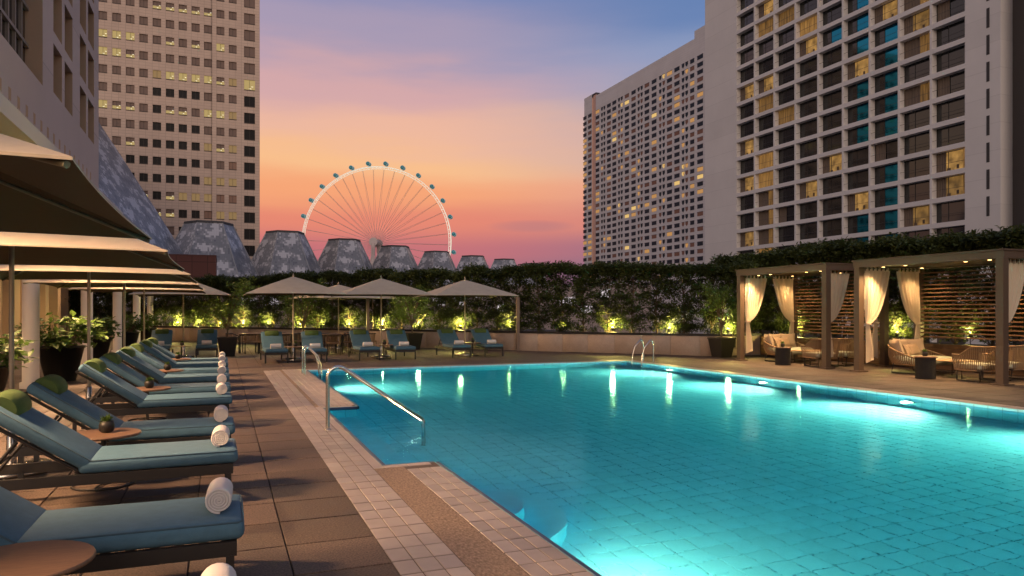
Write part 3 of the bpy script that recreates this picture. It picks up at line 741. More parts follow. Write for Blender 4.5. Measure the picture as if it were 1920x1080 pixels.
FC = [('w',337.9),('w',332.46),('w',324.19),('s',319.53),('s',317.04),('w',312.54),('w',307.28),('s',302.76),('s',300.24),('w',295.54),('w',289.61),('s',285.18),('s',282.68),('w',278.3),('w',272.51),('s',267.69),('s',265.04),('w',260.71),('w',255.29),('s',250.95),('s',248.46),('m',244.72),('w',239.5),('w',233.5),('s',229),('s',226.5),('w',222),('w',216.5)]
FMESH = {}
def far_window(kind, st):
    if (kind, st) in FMESH: return FMESH[(kind, st)]
    hw = {'w': 1.85, 'm': 1.35, 's': .88}[kind]; b = MB()
    # a box proud of the wall by a hand's breadth, glass set back in it
    if kind == 's': p = [(-hw,.85),(-hw,-.2),(0,-1.0),(hw,-.2),(hw,.85)]
    else: p = [(-hw,.72),(-hw,-.82),(hw,-.82),(hw,.72)]
    b.add([(-.06, y, z) for y, z in p], [tuple(range(len(p)))], st)
    if st in (1, 2): b.add([(-.09, hw*.05, -.7 if kind != 's' else -.6), (-.09, -hw*.9, -.7 if kind != 's' else -.3), (-.09, -hw*.9, .6), (-.09, hw*.05, .6)], [(0,1,2,3)], 2 if (kind != 's' and st == 2) else 1)
    b.box(-.20, -.0, -hw-.1, hw+.1, .72 if kind != 's' else .86, .9 if kind != 's' else 1.0, 4)
    FMESH[(kind, st)] = b.mesh('window', FM); return FMESH[(kind, st)]
rr = random.Random(11); fw = []
for r_ in range(31):
    z = 101.78+9-2.945*r_
    for kind, y in FC:
        st = rr.choices([0, 3, 1, 2], [.70, .19, .09, .02])[0]
        if y > 322 and r_ > 2: st = rr.choices([0, 3, 1], [.6, .15, .25])[0]
        fw.append((y, z, kind, st))
vis = sorted([w for w in fw if w[0] > 238], key=lambda w: w[0])
one = set(id(w) for w in vis[:300]); rest = MB()
for w in fw:
    me = far_window(w[2], w[3])
    if id(w) in one: put('window', me, far, (0, w[0], w[1]))
    else:
        o_ = len(rest.v); rest.v += [(v.co.x, v.co.y+w[0], v.co.z+w[1]) for v in me.vertices]
        for p in me.polygons: rest.f.append(tuple(q+o_ for q in p.vertices)); rest.m.append(p.material_index); rest.sm.append(False)
stuff(rest.build('window', FM, far))

# near hotel: concrete grid of recessed bays
NX = 90.0
hot = thing('hotel_building', 'large pale concrete hotel with a grid of recessed balconied windows', 'building', (NX, 0, -9))
M_HOT = panel_mat('pale_concrete', (.70,.675,.66), (400, 3.42, .05), .8, .14, .04)
YB = [112.1-5.083*k for k in range(10)]; FZ = 3.405; Z0 = 13.2+9; NR = 19; REC = 1.0; ZB = Z0-FZ*5
HH = Z0+FZ*16
b = MB()
b.quad((0,121.6,0),(0,112.1,0),(0,112.1,HH),(0,121.6,HH)); b.quad((0,66.35,0),(0,61.8,0),(0,61.8,HH),(0,66.35,HH))
b.quad((30,121.6,0),(0,121.6,0),(0,121.6,HH),(30,121.6,HH)); b.quad((0,61.8,0),(2.2,61.8,0),(2.2,61.8,HH),(0,61.8,HH))
b.quad((2.2,61.8,0),(2.2,58.9,0),(2.2,58.9,HH),(2.2,61.8,HH), 1)
b.quad((0,58.9,0),(0,40,0),(0,40,HH),(0,58.9,HH)); b.quad((2.2,58.9,0),(0,58.9,0),(0,58.9,HH),(2.2,58.9,HH)); b.quad((0,40,HH),(30,40,HH),(30,121.6,HH),(0,121.6,HH))
b.quad((REC,112.1,0),(REC,66.35,0),(REC,66.35,HH),(REC,112.1,HH), 1)
for k in range(22):
    z = ZB+FZ*k-.02
    if z < HH: b.box(0, REC, 66.35, 112.1, z-.33, z+.33)
for y in YB: b.box(.012, REC, y-.16, y+.16, 0, HH)
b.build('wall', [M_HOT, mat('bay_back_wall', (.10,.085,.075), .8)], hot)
b = MB()
for k in range(16): b.box(-.03, .02, 63.2, 63.6, Z0+FZ*k+.4, Z0+FZ*k+2.9)
b.build('vent_slot', mat('slot_dark', (.05,.045,.045), .8), hot)
M_FRAME = mat('dark_window_frame', (.03,.028,.027), .5)
M_CURT = mat('hotel_curtain_lit', (.16,.11,.05), .8, emit=(.95,.47,.12), estr=.30)
M_CURT2 = mat('hotel_curtain_dark', (.16,.12,.09), .8)
def stripe_glow(m, lo, hi, sc):
    nt = m.node_tree; N = nt.nodes; L = nt.links; p = N['Principled BSDF']
    tc = N.new('ShaderNodeTexCoord'); mp = N.new('ShaderNodeMapping'); mp.inputs['Scale'].default_value = sc; oi = N.new('ShaderNodeObjectInfo')
    ad = N.new('ShaderNodeVectorMath'); L.new(tc.outputs['Object'], mp.inputs[0]); L.new(mp.outputs[0], ad.inputs[0]); L.new(oi.outputs['Location'], ad.inputs[1])
    ns = N.new('ShaderNodeTexNoise'); ns.inputs['Scale'].default_value = 1; ns.inputs['Detail'].default_value = 3; L.new(ad.outputs[0], ns.inputs[0])
    mr = N.new('ShaderNodeMapRange'); mr.inputs[1].default_value = .3; mr.inputs[2].default_value = .7; mr.inputs[3].default_value = lo; mr.inputs[4].default_value = hi
    L.new(ns.outputs[0], mr.inputs[0])
    m2 = N.new('ShaderNodeMath'); m2.operation = 'MULTIPLY'; r2 = N.new('ShaderNodeMapRange'); r2.inputs[3].default_value = .45; r2.inputs[4].default_value = 1.15
    L.new(oi.outputs['Random'], r2.inputs[0]); L.new(mr.outputs[0], m2.inputs[0]); L.new(r2.outputs[0], m2.inputs[1]); L.new(m2.outputs[0], p.inputs['Emission Strength'])
stripe_glow(M_CURT, .04, .30, (1, 3.2, .25))  # shading of the curtain folds is painted into the glow as stripes
M_ROOM = mat('lit_room', (.12,.09,.05), .8, emit=(1,.53,.14), estr=.5)
stripe_glow(M_ROOM, .12, .5, (.5, .9, .9))
M_SKYGL = mat('sky_reflection_tint', (.02,.22,.36), .04, spec=1.0, metal=1)  # blue of the reflected sky is put into the pane colour
M_RAILG = mat('rail_glass', (.3,.3,.3), .2)
def folds(b, y0, y1, z0, z1, x, m, n=10, amp=.05):
    k = n*2; vs = []; 
    for i in range(k+1):
        y = y0+(y1-y0)*i/k; vs += [(x+amp*math.sin(i*PI/2*1.0+.6*math.sin(i)), y, z0), (x+amp*math.sin(i*PI/2*1.0+.6*math.sin(i)), y, z1)]
    b.add(vs, [(2*i, 2*i+2, 2*i+3, 2*i+1) for i in range(k)], m, True)
HW = {}
def hotel_window(st):
    if st in HW: return HW[st]
    # local: y 0 at bay centre, window spans 4.6 x 2.7, x = depth into the building
    zlo, zhi, hw = .34, FZ-.34, 2.37
    f = MB(); f.box(-.04, .06, hw-.08, hw, zlo, zhi); f.box(-.04, .06, -hw, -hw+.08, zlo, zhi); f.box(-.04, .06, -hw, hw, zhi-.08, zhi); f.box(-.04, .06, -hw, hw, zlo, zlo+.1); f.box(-.04, .06, .58, .66, zlo, zhi)
    f.box(-.85, -.81, -hw, hw, zlo+.98, zlo+1.02)
    p = MB(); parts = []
    if st == 'sky': p.quad((0,.6,zlo),(0,-hw,zlo),(0,-hw,zhi),(0,.6,zhi), 1); p.quad((0,hw,zlo),(0,.6,zlo),(0,.6,zhi),(0,hw,zhi), 0)
    else: p.quad((0,hw,zlo),(0,-hw,zlo),(0,-hw,zhi),(0,hw,zhi), 0 if st in ('dark', 'dim') else 2)
    def drape(y0, y1, x, m, n): c = MB(); folds(c, y0, y1, zlo, zhi, x, 0, n); parts.append(('curtain', c.mesh('curtain', M_CURT2 if m else M_CURT)))
    def piece(y0, y1, z0, z1): c = MB(); c.box(-.05, -.03, y0, y1, zlo+z0, zlo+z1); parts.append(('furniture', c.mesh('furniture', mat('room_furniture', (.12,.08,.05)))))
    if st == 'lit': drape(hw, .9, -.08, 1, 8); drape(-1.5, -hw, -.08, 0, 5); piece(-.9, -.55, .25, .8); piece(.3, .8, .12, .5)
    if st == 'curtain': drape(hw, -hw, -.08, 0, 20)
    if st == 'dim': drape(hw-.2, .4, -.08, 1, 8)
    if st == 'half': drape(hw, -.2, -.08, 1, 10); drape(-.2, -hw, -.06, 0, 9)
    HW[st] = (f.mesh('window', M_FRAME), p.mesh('pane', [M_GLASS, M_SKYGL, M_ROOM]), parts)
    return HW[st]
# rows from the bottom (z = 13.2 m upward), bays left to right; s tinted as reflected sky, d dark, l lit, c curtain lit, h half, m dim
HP = ['lhdddssld', 'dhmddlsdl', 'dhdlldsdl'.replace('ll', 'ld'), 'lcddldmdd', 'dcdddssdd', 'lddddsshm', 'ddcddsssd'.replace('sss', 'ssd'), 'dcddlsshd'.replace('lss', 'dls'), 'lldddsslm', 'dddlsslhd', 'dddcdssld', 'dccddssmd', 'dlddsssmd', 'ddddsssdc', 'dddddssch', 'ddddsssdc', 'dcdddssdd', 'ddddsssdd', 'ddddsssdd']
SK = {'s': 'sky', 'd': 'dark', 'l': 'lit', 'c': 'curtain', 'h': 'half', 'm': 'dim'}
for r_ in range(-2, 16):
    for k in range(9):
        st = SK[HP[(r_ if r_ >= 0 else 4)][k]]
        f, p, c = hotel_window(st)
        o = put('window', f, hot, (REC-.03, YB[k]-2.54, Z0+FZ*r_))
        put('pane', p, o)
        for nm_, me_ in c: put(nm_, me_, o)

# left building: stone facade above a lit lobby
LX = -9.0
lb = thing('stone_building', 'cream stone building at the left edge with deep window recesses', 'building', (LX, 0, 0))
M_CREAM = panel_mat('cream_stone', (.68,.57,.50), (200, 5.0, .03), .75, .3, .04)
ops = []
for z0, z1 in ((14.1,16.9),(17.6,20.4),(21.1,23.9),(24.6,27.4)):
    for y0, y1 in ((48.3,50.7),(51.5,54.0),(56.6,59.0),(59.8,62.4)): ops.append((y0, y1, z0, z1, 1.0))
ops.append((28.0, 45.65, 13.7, 27.4, .82))
ys = sorted(set([10, 64.6]+[o_[0] for o_ in ops]+[o_[1] for o_ in ops])); zs = sorted(set([8.3, 34]+[o_[2] for o_ in ops]+[o_[3] for o_ in ops]))
b = MB()
for y0, y1 in zip(ys, ys[1:]):
    for z0, z1 in zip(zs, zs[1:]):
        if any(o_[0] <= y0 and y1 <= o_[1] and o_[2] <= z0 and z1 <= o_[3] for o_ in ops): continue
        b.quad((0,y1,z0),(0,y0,z0),(0,y0,z1),(0,y1,z1))
for y0, y1, z0, z1, d in ops:
    b.quad((0,y1,z0),(0,y1,z1),(-d,y1,z1),(-d,y1,z0), 1); b.quad((0,y0,z0),(-d,y0,z0),(-d,y0,z1),(0,y0,z1), 1)
    b.quad((0,y0,z1),(-d,y0,z1),(-d,y1,z1),(0,y1,z1), 1); b.quad((0,y0,z0),(0,y1,z0),(-d,y1,z0),(-d,y0,z0), 1)
b.quad((0,64.6,8.3),(0,64.6,34),(-25,64.6,34),(-25,64.6,8.3)); b.quad((0,64.6,34),(0,10,34),(-25,10,34),(-25,64.6,34)); b.quad((0,10,8.3),(-25,10,8.3),(-25,10,34),(0,10,34))
b.build('wall', [M_CREAM, mat('warm_lit_reveal', (.56,.40,.27), .75, var=.05, scale=.6)], lb)  # warm light in the window recesses is put into the reveal colour
wm = {}
for y0, y1, z0, z1, d in ops[:-1]:
    b = MB(); b.quad((-d+.01,y1,z0),(-d+.01,y0,z0),(-d+.01,y0,z1),(-d+.01,y1,z1)); b.box(-d, -d+.1, (y0+y1)/2-.05, (y0+y1)/2+.05, z0, z1, 1); b.box(-d, -d+.1, y0, y1, z0, z0+.1, 1)
    b.build('window', [M_GLASS, M_FRAME], lb)
y0, y1, z0, z1, d = ops[-1]
win = MB(); win.quad((-d+.01,y1,z0),(-d+.01,y0,z0),(-d+.01,y0,z1),(-d+.01,y1,z1)); win = win.build('glazing', M_GLASS, lb)
M_MULL = mat('stone_mullion', (.30,.26,.22), .6)
for k in range(1, 14):
    b = MB(); b.box(-d+.01, -d+.16, y0+k*1.26-.08, y0+k*1.26+.08, z0, z1); b.build('mullion', M_MULL, win)
for k in range(1, 7):
    b = MB(); b.box(-d+.01, -d+.20, y0, y1, z0+k*2.0-.09, z0+k*2.0+.09); b.build('mullion', M_MULL, win)
nm = MB(); nm.box(-.02, .004, -.22, .22, -.3, .3); nm.box(-.02, .03, -.28, .28, -.36, -.3, 1); nme = nm.mesh('niche', [mat('niche_glow', (.55,.36,.2), .7), M_CREAM])
for k in range(16): put('niche', nme, lb, (.003, 37.6+1.55*k, 11.45))
# white canopy fascia below the facade
b = MB(); b.box(.02, 2.0, -6, 62, 8.35, 9.0); b.build('canopy', mat('white_canopy', (.62,.62,.60), .6), lb)
# lit lobby front with pilasters behind the colonnade
M_LOBBY = mat('warm_lobby_stone', (.52,.38,.25), .6, var=.08, scale=.8)
b = MB(); b.box(-.3, .0, 8, 60, 0, 8.3); b.build('lobby_wall', M_LOBBY, lb)
for k in range(17):
    b = MB(); b.box(.0, .45, 11+3*k, 11.8+3*k, 0, 4.0); b.build('pilaster', M_LOBBY, lb)
for k in range(8):
    b = MB(); b.quad((.02,13.2+6*k,.1),(.02,11.9+6*k,.1),(.02,11.9+6*k,3.4),(.02,13.2+6*k,3.4)); b.build('door_glass', M_GLASS, lb)
# colonnade: round white columns carrying a flat canopy
cn = thing('colonnade_pergola', 'open beam frame on white columns along the left walkway', 'pergola', (0,0,0))
b = MB(); b.box(-3.9, -3.5, 6, 55, 4.05, 4.35); b.build('edge_beam', M_WHITE, cn)
for k in range(15):
    b = MB(); b.box(-8.98, -3.9, 7.7+3.325*k-.1, 7.7+3.325*k+.1, 4.1, 4.34); b.build('cross_beam', M_WHITE, cn)
me_d = MB(); me_d.lathe([(.07,-.012),(.07,0)], n=12); me_d = me_d.mesh('downlight', M_LAMP)
for k in range(6):
    o = put('downlight', me_d, cn, (-6.0, 14.35+6.65*k, 4.1)); lamp('SPOT', (-6.0, 14.35+6.65*k, 4.04), 420, (1,.60,.27), cn, aim=(-6.6, 14.35+6.65*k, 0), size=.08, angle=150, blend=.7)
cm = MB(); cm.lathe([(.20,0),(.20,.12),(.155,.14),(.155,3.9),(.19,3.95),(.19,4.05)], n=24); cm = cm.mesh('column', M_WHITE)
CY = [11.05, 17.7, 24.39, 31.01, 37.64, 44.4, 51.1]
for i, y in enumerate(CY):
    o = put('column', cm, None, (-3.7, y, 0)); tag(o, NUM[i].capitalize()+' round white column from the front of the left colonnade', 'column', 'white columns of the colonnade')
# floodlights on the white canopy edge of the left building, aimed at the pool deck
for i, (y, tgt, pw, ang) in enumerate(((-2.0, (-.5, 13.5, 1.5), 1100, 64), (25.0, (.9, 6.0, 0), 15000, 60), (38.0, (3.6, 26.0, .5), 12000, 60))):
    o = thing('floodlight', ('nearest', 'middle', 'farthest')[i]+' warm floodlight on the white canopy edge of the stone building', 'floodlight', (-6.95, y, 8.6), 0, 'floodlights on the canopy edge')
    b = MB(); b.box(-.05, .05, -.03, .03, -.04, .04); b.build('bracket', M_DARKM, o)
    b = MB(); b.box(.05, .2, -.14, .14, -.1, .1); b.build('housing', M_DARKM, o)
    b = MB(); b.quad((.203,-.12,-.08),(.203,.12,-.08),(.203,.12,.08),(.203,-.12,.08)); b.build('lens', M_LAMP, o)
    p0 = Vector((.28, 0, 0)); lamp('SPOT', p0, pw*.7, (1,.56,.27), o, size=.2, angle=ang, blend=.7).rotation_euler = (p0-(Vector(tgt)-Vector((-6.95, y, 8.6)))).to_track_quat('Z', 'Y').to_euler()

# pendant spotlights under the edge beam, lighting the loungers through the gaps between the umbrellas
for i, y in enumerate((2.1, 6.45, 10.75, 15.1, 19.45, 24.2)):
    o = thing('pendant_spotlight', NUM[i]+' pendant spotlight from the front under the pergola edge beam', 'spotlight', (-3.62, y, 4.05), 0, 'pendant spotlights along the pergola')
    b = MB(); b.tube([(0,0,0),(0,0,-.85)], .012, 6); b.build('rod', M_DARKM, o)
    b = MB(); b.tube([(-.06,0,-.82),(.1,-.04,-.92)], .05, 12); b.build('housing', M_DARKM, o)
    b = MB(); b.tube([(.1,-.04,-.92),(.104,-.0405,-.9225)], .042, 12); b.build('lens', M_LAMP, o)
    p0 = Vector((.16, -.05, -.95)); lamp('SPOT', p0, 2300, (1,.58,.30), o, size=.35, angle=90, blend=.5).rotation_euler = (p0-Vector((2.75, -1.0, -3.65))).to_track_quat('Z', 'Y').to_euler()

# ------------------------------------------------------------------ left shrubs in black pots
def pot_mesh(rt, rb, h, name='pot', sq=False):
    b = MB(); n = 4 if sq else 22
    b.lathe([(rb,0),(rt,h-.05),(rt+.025,h-.05),(rt+.025,h),(rt-.03,h),(rt-.04,h-.06)], n=n, smooth=not sq); b.lathe([(rt-.05,h-.07),(.01,h-.055)], n=n, m=1, smooth=False)
    return b.mesh(name, [M_BLACKPOT, M_SOIL])
def broad_shrub(seed, s=1.0):
    rr_ = np.random.default_rng(seed); cl = []; tb = MB()
    for k in range(34):
        a = rr_.random()*2*PI; q = .62*rr_.random()**.5; z = .25+.62*rr_.random()*(1.15-q*.6); c = (q*math.cos(a), q*math.sin(a), z); cl.append(c)
        tb.tube([(c[0]*.25, c[1]*.25, -.05), (c[0]*.7, c[1]*.7, z*.6), c], [.012,.009,.004], 4, caps=False)
    V = leaves(rr_, cl, 15, .19, .21, flat=.5, droop=.15, aspect=2.4)
    return tb.mesh('stems', M_BARK), leaf_mesh('foliage', V, [M_LEAF3])
PM = pot_mesh(.47, .30, .80); SH = [broad_shrub(21), broad_shrub(22)]
for i, (x, y, s, w) in enumerate(((-3.75,14.6,.85,'at the left frame edge'),(-3.45,19.3,1,'right of the nearest white column'),(-3.75,26.3,.95,'behind the second visible column'),(-3.5,31.8,1,'behind the third visible column'),(-3.4,38.5,1,'farthest along the colonnade'))):
    o = thing('potted_shrub', 'broad-leaved green shrub in a tall black pot '+w, 'potted plant', (x, y, 0), i*1.3, 'shrubs in black pots along the colonnade'); o.scale = (s, s, s)
    put('pot', PM, o); put('stems', SH[i % 2][0], o, (0,0,.75)); put('foliage', SH[i % 2][1], o, (0,0,.66)).scale = (1.22, 1.22, .86)
# small trees in square pots
def pot_tree(seed, spread, top):
    rr_ = np.random.default_rng(seed); tb = MB(); cl = []
    tb.tube([(0,0,.5),(.02,.01,.8),(0,.02,1.1)], [.035,.03,.026], 7)
    for k in range(15):
        a = 2*PI*k/15+rr_.normal(0, .3); q = spread*(.45+.5*rr_.random()); z = 1.25+(top-1.35)*rr_.random()
        m_ = (q*.45*math.cos(a), q*.45*math.sin(a), 1.05+(z-1.05)*.62); e_ = (q*math.cos(a), q*math.sin(a), z)
        tb.tube([(0,.01,.85+.02*k), m_, e_], [.018,.012,.005], 5, caps=False)
        cl += [e_, tuple((m_[i]+e_[i])/2 for i in range(3))]
        for _ in range(3): cl.append(tuple(e_[i]+rr_.normal(0, .17) for i in range(3)))
    V = leaves(rr_, cl, 30, .21, .10, flat=.5, droop=.1)
    return tb.mesh('trunk', M_BARK), leaf_mesh('crown', V, [M_LEAF2])
PS = pot_mesh(.46, .33, .68, sq=True)
for i, (x, y, sp_, tp, lab) in enumerate(((.15,27.7,.95,2.75,'small spreading tree in a square black pot beside the dining tables'),(16.05,20.75,.75,2.6,'small bright green tree in a black pot left of the cabana'),
        (7.3,29.6,.9,2.5,'small dark tree in a black pot behind the middle loungers'),(3.1,31.2,1.15,2.65,'small open-branched tree behind the leftmost pool umbrella'))):
    o = thing('potted_tree', lab, 'potted tree', (x, y, 0), PI/4+.1*i, 'small trees in black pots')
    tr_, cr_ = pot_tree(40+i, sp_, tp)
    put('pot', PS, o); put('trunk', tr_, o); put('crown', cr_, o)

# ------------------------------------------------------------------ loungers, towels, tables
def make_lounger():
    o = thing('sun_lounger', 'x', 'sun lounger', (0,0,0), 0, 'sun loungers round the pool')
    W = .325
    b = MB()
    for s in (-1, 1): b.box(-1.93, -.01, s*W-.018 if s > 0 else -W-.018, s*W+.018 if s > 0 else -W+.018, .245, .325)
    b.box(-.05, -.012, -W, W, .25, .32); b.box(-1.90, -1.86, -W, W, .25, .30); b.box(-1.16, -1.12, -W, W, .25, .32)
    for k in range(9): b.box(-1.05+.12*k, -1.0+.12*k, -W, W, .305, .318)
    b.build('frame', M_DARKM, o)
    for x in (-.045, -1.84):
        for s in (-1, 1):
            b = MB(); b.box(x-.022, x+.022, s*W-.022, s*W+.022, 0, .25); b.build('leg', M_DARKM, o)
    b = MB()
    for s in (-1, 1): b.tube([(-1.12,s*.27,.33),(-1.83,s*.27,.82)], .016, 6); b.tube([(-1.55,s*.27,.60),(-1.80,s*.27,.28)], .013, 6)
    b.tube([(-1.83,-.27,.82),(-1.83,.27,.82)], .016, 6); b.tube([(-1.72,-.3,.40),(-1.72,.3,.40)], .012, 6); b.build('backrest_frame', M_DARKM, o)
    sc_ = put('seat_cushion', bevelled(-1.14, .03, -.335, .335, .325, .435, .042, 4, M_SEAT, 'seat_cushion'), o)
    bc = put('back_cushion', bevelled(-.02, .88, -.335, .335, .0, .105, .042, 4, M_SEAT, 'back_cushion'), o, (-1.10, 0, .345)); bc.rotation_euler = (0, -(PI-R(35)), 0); bc.scale = (1, 1, -1)
    def piping(x0, x1, hw, z, par, r_=.02):
        b_ = MB(); q_ = [(x0+r_,-hw),(x1-r_,-hw),(x1,-hw+r_),(x1,hw-r_),(x1-r_,hw),(x0+r_,hw),(x0,hw-r_),(x0,-hw+r_),(x0+r_,-hw)]
        b_.tube([(x, y, z) for x, y in q_], .0055, 5, caps=False); b_.build('piping', M_PIPE, par)
    piping(-1.128, .018, .323, .424, sc_); piping(-.008, .868, .323, .094, bc)
    # half-round green pillow strapped at the top of the backrest
    b = MB(); n = 14; r = .105; hw = .215; vs = []
    for j, y in enumerate((-hw, -hw+.03, 0, hw-.03, hw)):
        k = .80 if j in (0, 4) else 1
        for i in range(n+1):
            a = PI*i/n; vs.append((r*1.18*k*math.cos(a), y, r*k*math.sin(a)*.92))
    fs = [(j*(n+1)+i, (j+1)*(n+1)+i, (j+1)*(n+1)+i+1, j*(n+1)+i+1) for j in range(4) for i in range(n)]
    b.add(vs, fs, 0, True); b.add([vs[i] for i in range(n+1)], [tuple(range(n+1))]); b.add([vs[4*(n+1)+i] for i in range(n+1)], [tuple(reversed(range(n+1)))])
    b.add([(-.12,-hw*.9,-.002),(.12,-hw*.9,-.002),(.12,hw*.9,-.002),(-.12,hw*.9,-.002)], [(0,1,2,3)])
    p = b.build('headrest_pillow', M_GREEN, o)
    u = Vector((-math.cos(R(35)), 0, math.sin(R(35)))); nn = Vector((math.sin(R(35)), 0, math.cos(R(35))))
    q = Vector((-1.10, 0, .345))+u*.75+nn*.10; p.location = q; p.rotation_euler = (0, R(35), 0)
    b = MB(); b.box(-.012, .012, -.05, .05, -.16, .008); s_ = b.build('strap', M_GREEN, p)
    return o
def make_towel():
    """rolled towel: a spiral sheet swept along the roll, with closed ends"""
    b = MB(); n = 96; turns = 4.75; th = .0165; out, inn = [], []
    for i in range(n+1):
        a = 2*PI*turns*i/n; r = .010+.0190*a/(2*PI)
        out.append((r*math.cos(a), r*math.sin(a))); r2 = r-th if r > th else .002; inn.append((r2*math.cos(a), r2*math.sin(a)))
    hw = .17
    def ring_(y, sc=1): return [(x*sc, y, z*sc) for x, z in out]+[(x*sc, y, z*sc) for x, z in inn]
    levels = [(-hw, .97), (-hw+.012, 1.0), (-hw*.33, 1.015), (-hw*.33+.004, 1.0), (hw*.33, 1.015), (hw-.012, 1), (hw, .97)]
    base = []
    for y, s in levels: base += ring_(y, s)
    m_ = 2*(n+1); fs = []
    for l in range(len(levels)-1):
        for i in range(n):
            fs.append((l*m_+i, l*m_+i+1, (l+1)*m_+i+1, (l+1)*m_+i)); fs.append((l*m_+n+1+i+1, l*m_+n+1+i, (l+1)*m_+n+1+i, (l+1)*m_+n+1+i+1))
        fs.append((l*m_+n, l*m_+2*n+1, (l+1)*m_+2*n+1, (l+1)*m_+n))
    for i in range(n):
        fs.append((i, i+n+1, i+n+2, i+1)); q = (len(levels)-1)*m_; fs.append((q+i+1, q+i+n+2, q+i+n+1, q+i))
    b.add(base, fs, 0, True); return b.mesh('towel', M_TOWEL)
TOWEL = make_towel(); TR = .100
lounger = make_lounger(); first = [True]
def place_lounger(x, y, rz, lab, tlab, tx=-.10):
    if first[0]: o = lounger; first[0] = False; o.location = (x, y, 0); o.rotation_euler = (0,0,rz); o['label'] = lab
    else: o = dup(lounger, (x, y, 0), rz, lab)
    c, s = math.cos(rz), math.sin(rz)
    t_ = put('rolled_towel', TOWEL, None, (x+tx*c, y+tx*s, .4385+TR*.94), rz); tag(t_, tlab, 'towel', 'rolled white towels on the loungers')
    t_.scale = (.79, .92, .79); t_.location.z = .4385+TR*.79*.93; t_.rotation_euler = (0, random.uniform(-.2, .2), rz+random.uniform(-.05, .05))
ROW = [3.02, 4.65, 6.85, 8.35, 11.0, 12.55, 14.45, 16.0, 17.95, 19.45]
for i, y in enumerate(ROW):
    w = NUM[i].capitalize()+' teal and grey lounger from the front of the left row'
    place_lounger(.085, y, random.uniform(-.012, .012), w, 'rolled white towel on the '+NUM[i]+' lounger of the left row')
for x, y, w in ((-2.0,26.9,'left'),(-.52,26.9,'right')):
    place_lounger(x, y, -PI/2, w+' one of the two teal loungers under the farthest left umbrella', 'rolled white towel on the '+w+' lounger under the farthest left umbrella', -.3)
FAR6 = [(1.53,23.35),(2.68,23.2),(4.42,23.6),(5.58,23.5),(7.62,23.85),(8.84,23.95)]
for i, (x, y) in enumerate(FAR6):
    place_lounger(x, y, -PI/2+(-.03 if i % 2 else .03), NUM[i].capitalize()+' teal lounger from the left in the row beyond the pool', 'rolled white towel on the '+NUM[i]+' lounger from the left beyond the pool', -.3)

def make_side_table():
    o = thing('side_table', 'x', 'side table', (0,0,0), 0, 'round side tables between the loungers')
    b = MB(); b.lathe([(.30,.452),(.31,.458),(.31,.470),(.305,.476)], n=32); b.build('table_top', M_TABLE, o)
    b = MB(); b.tube([(0,0,.02),(0,0,.452)], .022, 10); b.build('stem', M_DARKM, o)
    b = MB(); n = 28
    b.tube([(.26*math.cos(2*PI*i/n), .26*math.sin(2*PI*i/n), .012) for i in range(n+1)], .011, 6, caps=False)
    for k in range(3): a = 2*PI*k/3; b.tube([(0,0,.018),(.26*math.cos(a), .26*math.sin(a), .012)], .010, 6)
    b.build('base', M_DARKM, o); return o
def make_plant():
    o = thing('table_plant', 'x', 'plant', (0,0,0), 0, 'small potted succulents on the tables')
    b = MB(); b.lathe([(.042,0),(.062,.02),(.066,.065),(.056,.105),(.048,.105)], n=16); b.build('pot', M_BLACKPOT, o)
    rr_ = np.random.default_rng(9); V = leaves(rr_, [(0,0,.105)]*4, 22, .035, .055, flat=.4, droop=-.7, aspect=3)
    put('foliage', leaf_mesh('foliage', V, [M_LEAF3]), o); return o
table, plant = make_side_table(), make_plant(); used = [False]
def place_table(x, y, lab, plab, dx=.0, dy=0.0):
    if not used[0]: used[0] = True; table.location = (x, y, 0); table['label'] = lab; plant.location = (x+dx, y+dy, .477); plant['label'] = plab
    else: dup(table, (x, y, 0), random.random(), lab); dup(plant, (x+dx, y+dy, .477), random.random(), plab)
for i, (x, y) in enumerate(((-.86,3.86),(-1.02,7.62),(-1.02,11.8),(-1.0,15.25),(-1.0,18.75))):
    place_table(x, y, NUM[i].capitalize()+' round brown side table from the front of the left row', 'small succulent on the '+NUM[i]+' side table of the left row', *((-.25,.0) if i == 0 else (.02,.03)))
for i, (x, y) in enumerate(((-1.25,25.9),(2.12,24.0),(5.0,24.2),(8.25,24.6))):
    place_table(x, y, ('round side table between the two loungers farthest left' if i == 0 else NUM[i-1].capitalize()+' round side table from the left beyond the pool'),
                'small succulent on the '+('table between the farthest left loungers' if i == 0 else NUM[i-1]+' side table beyond the pool'), .02, 0)

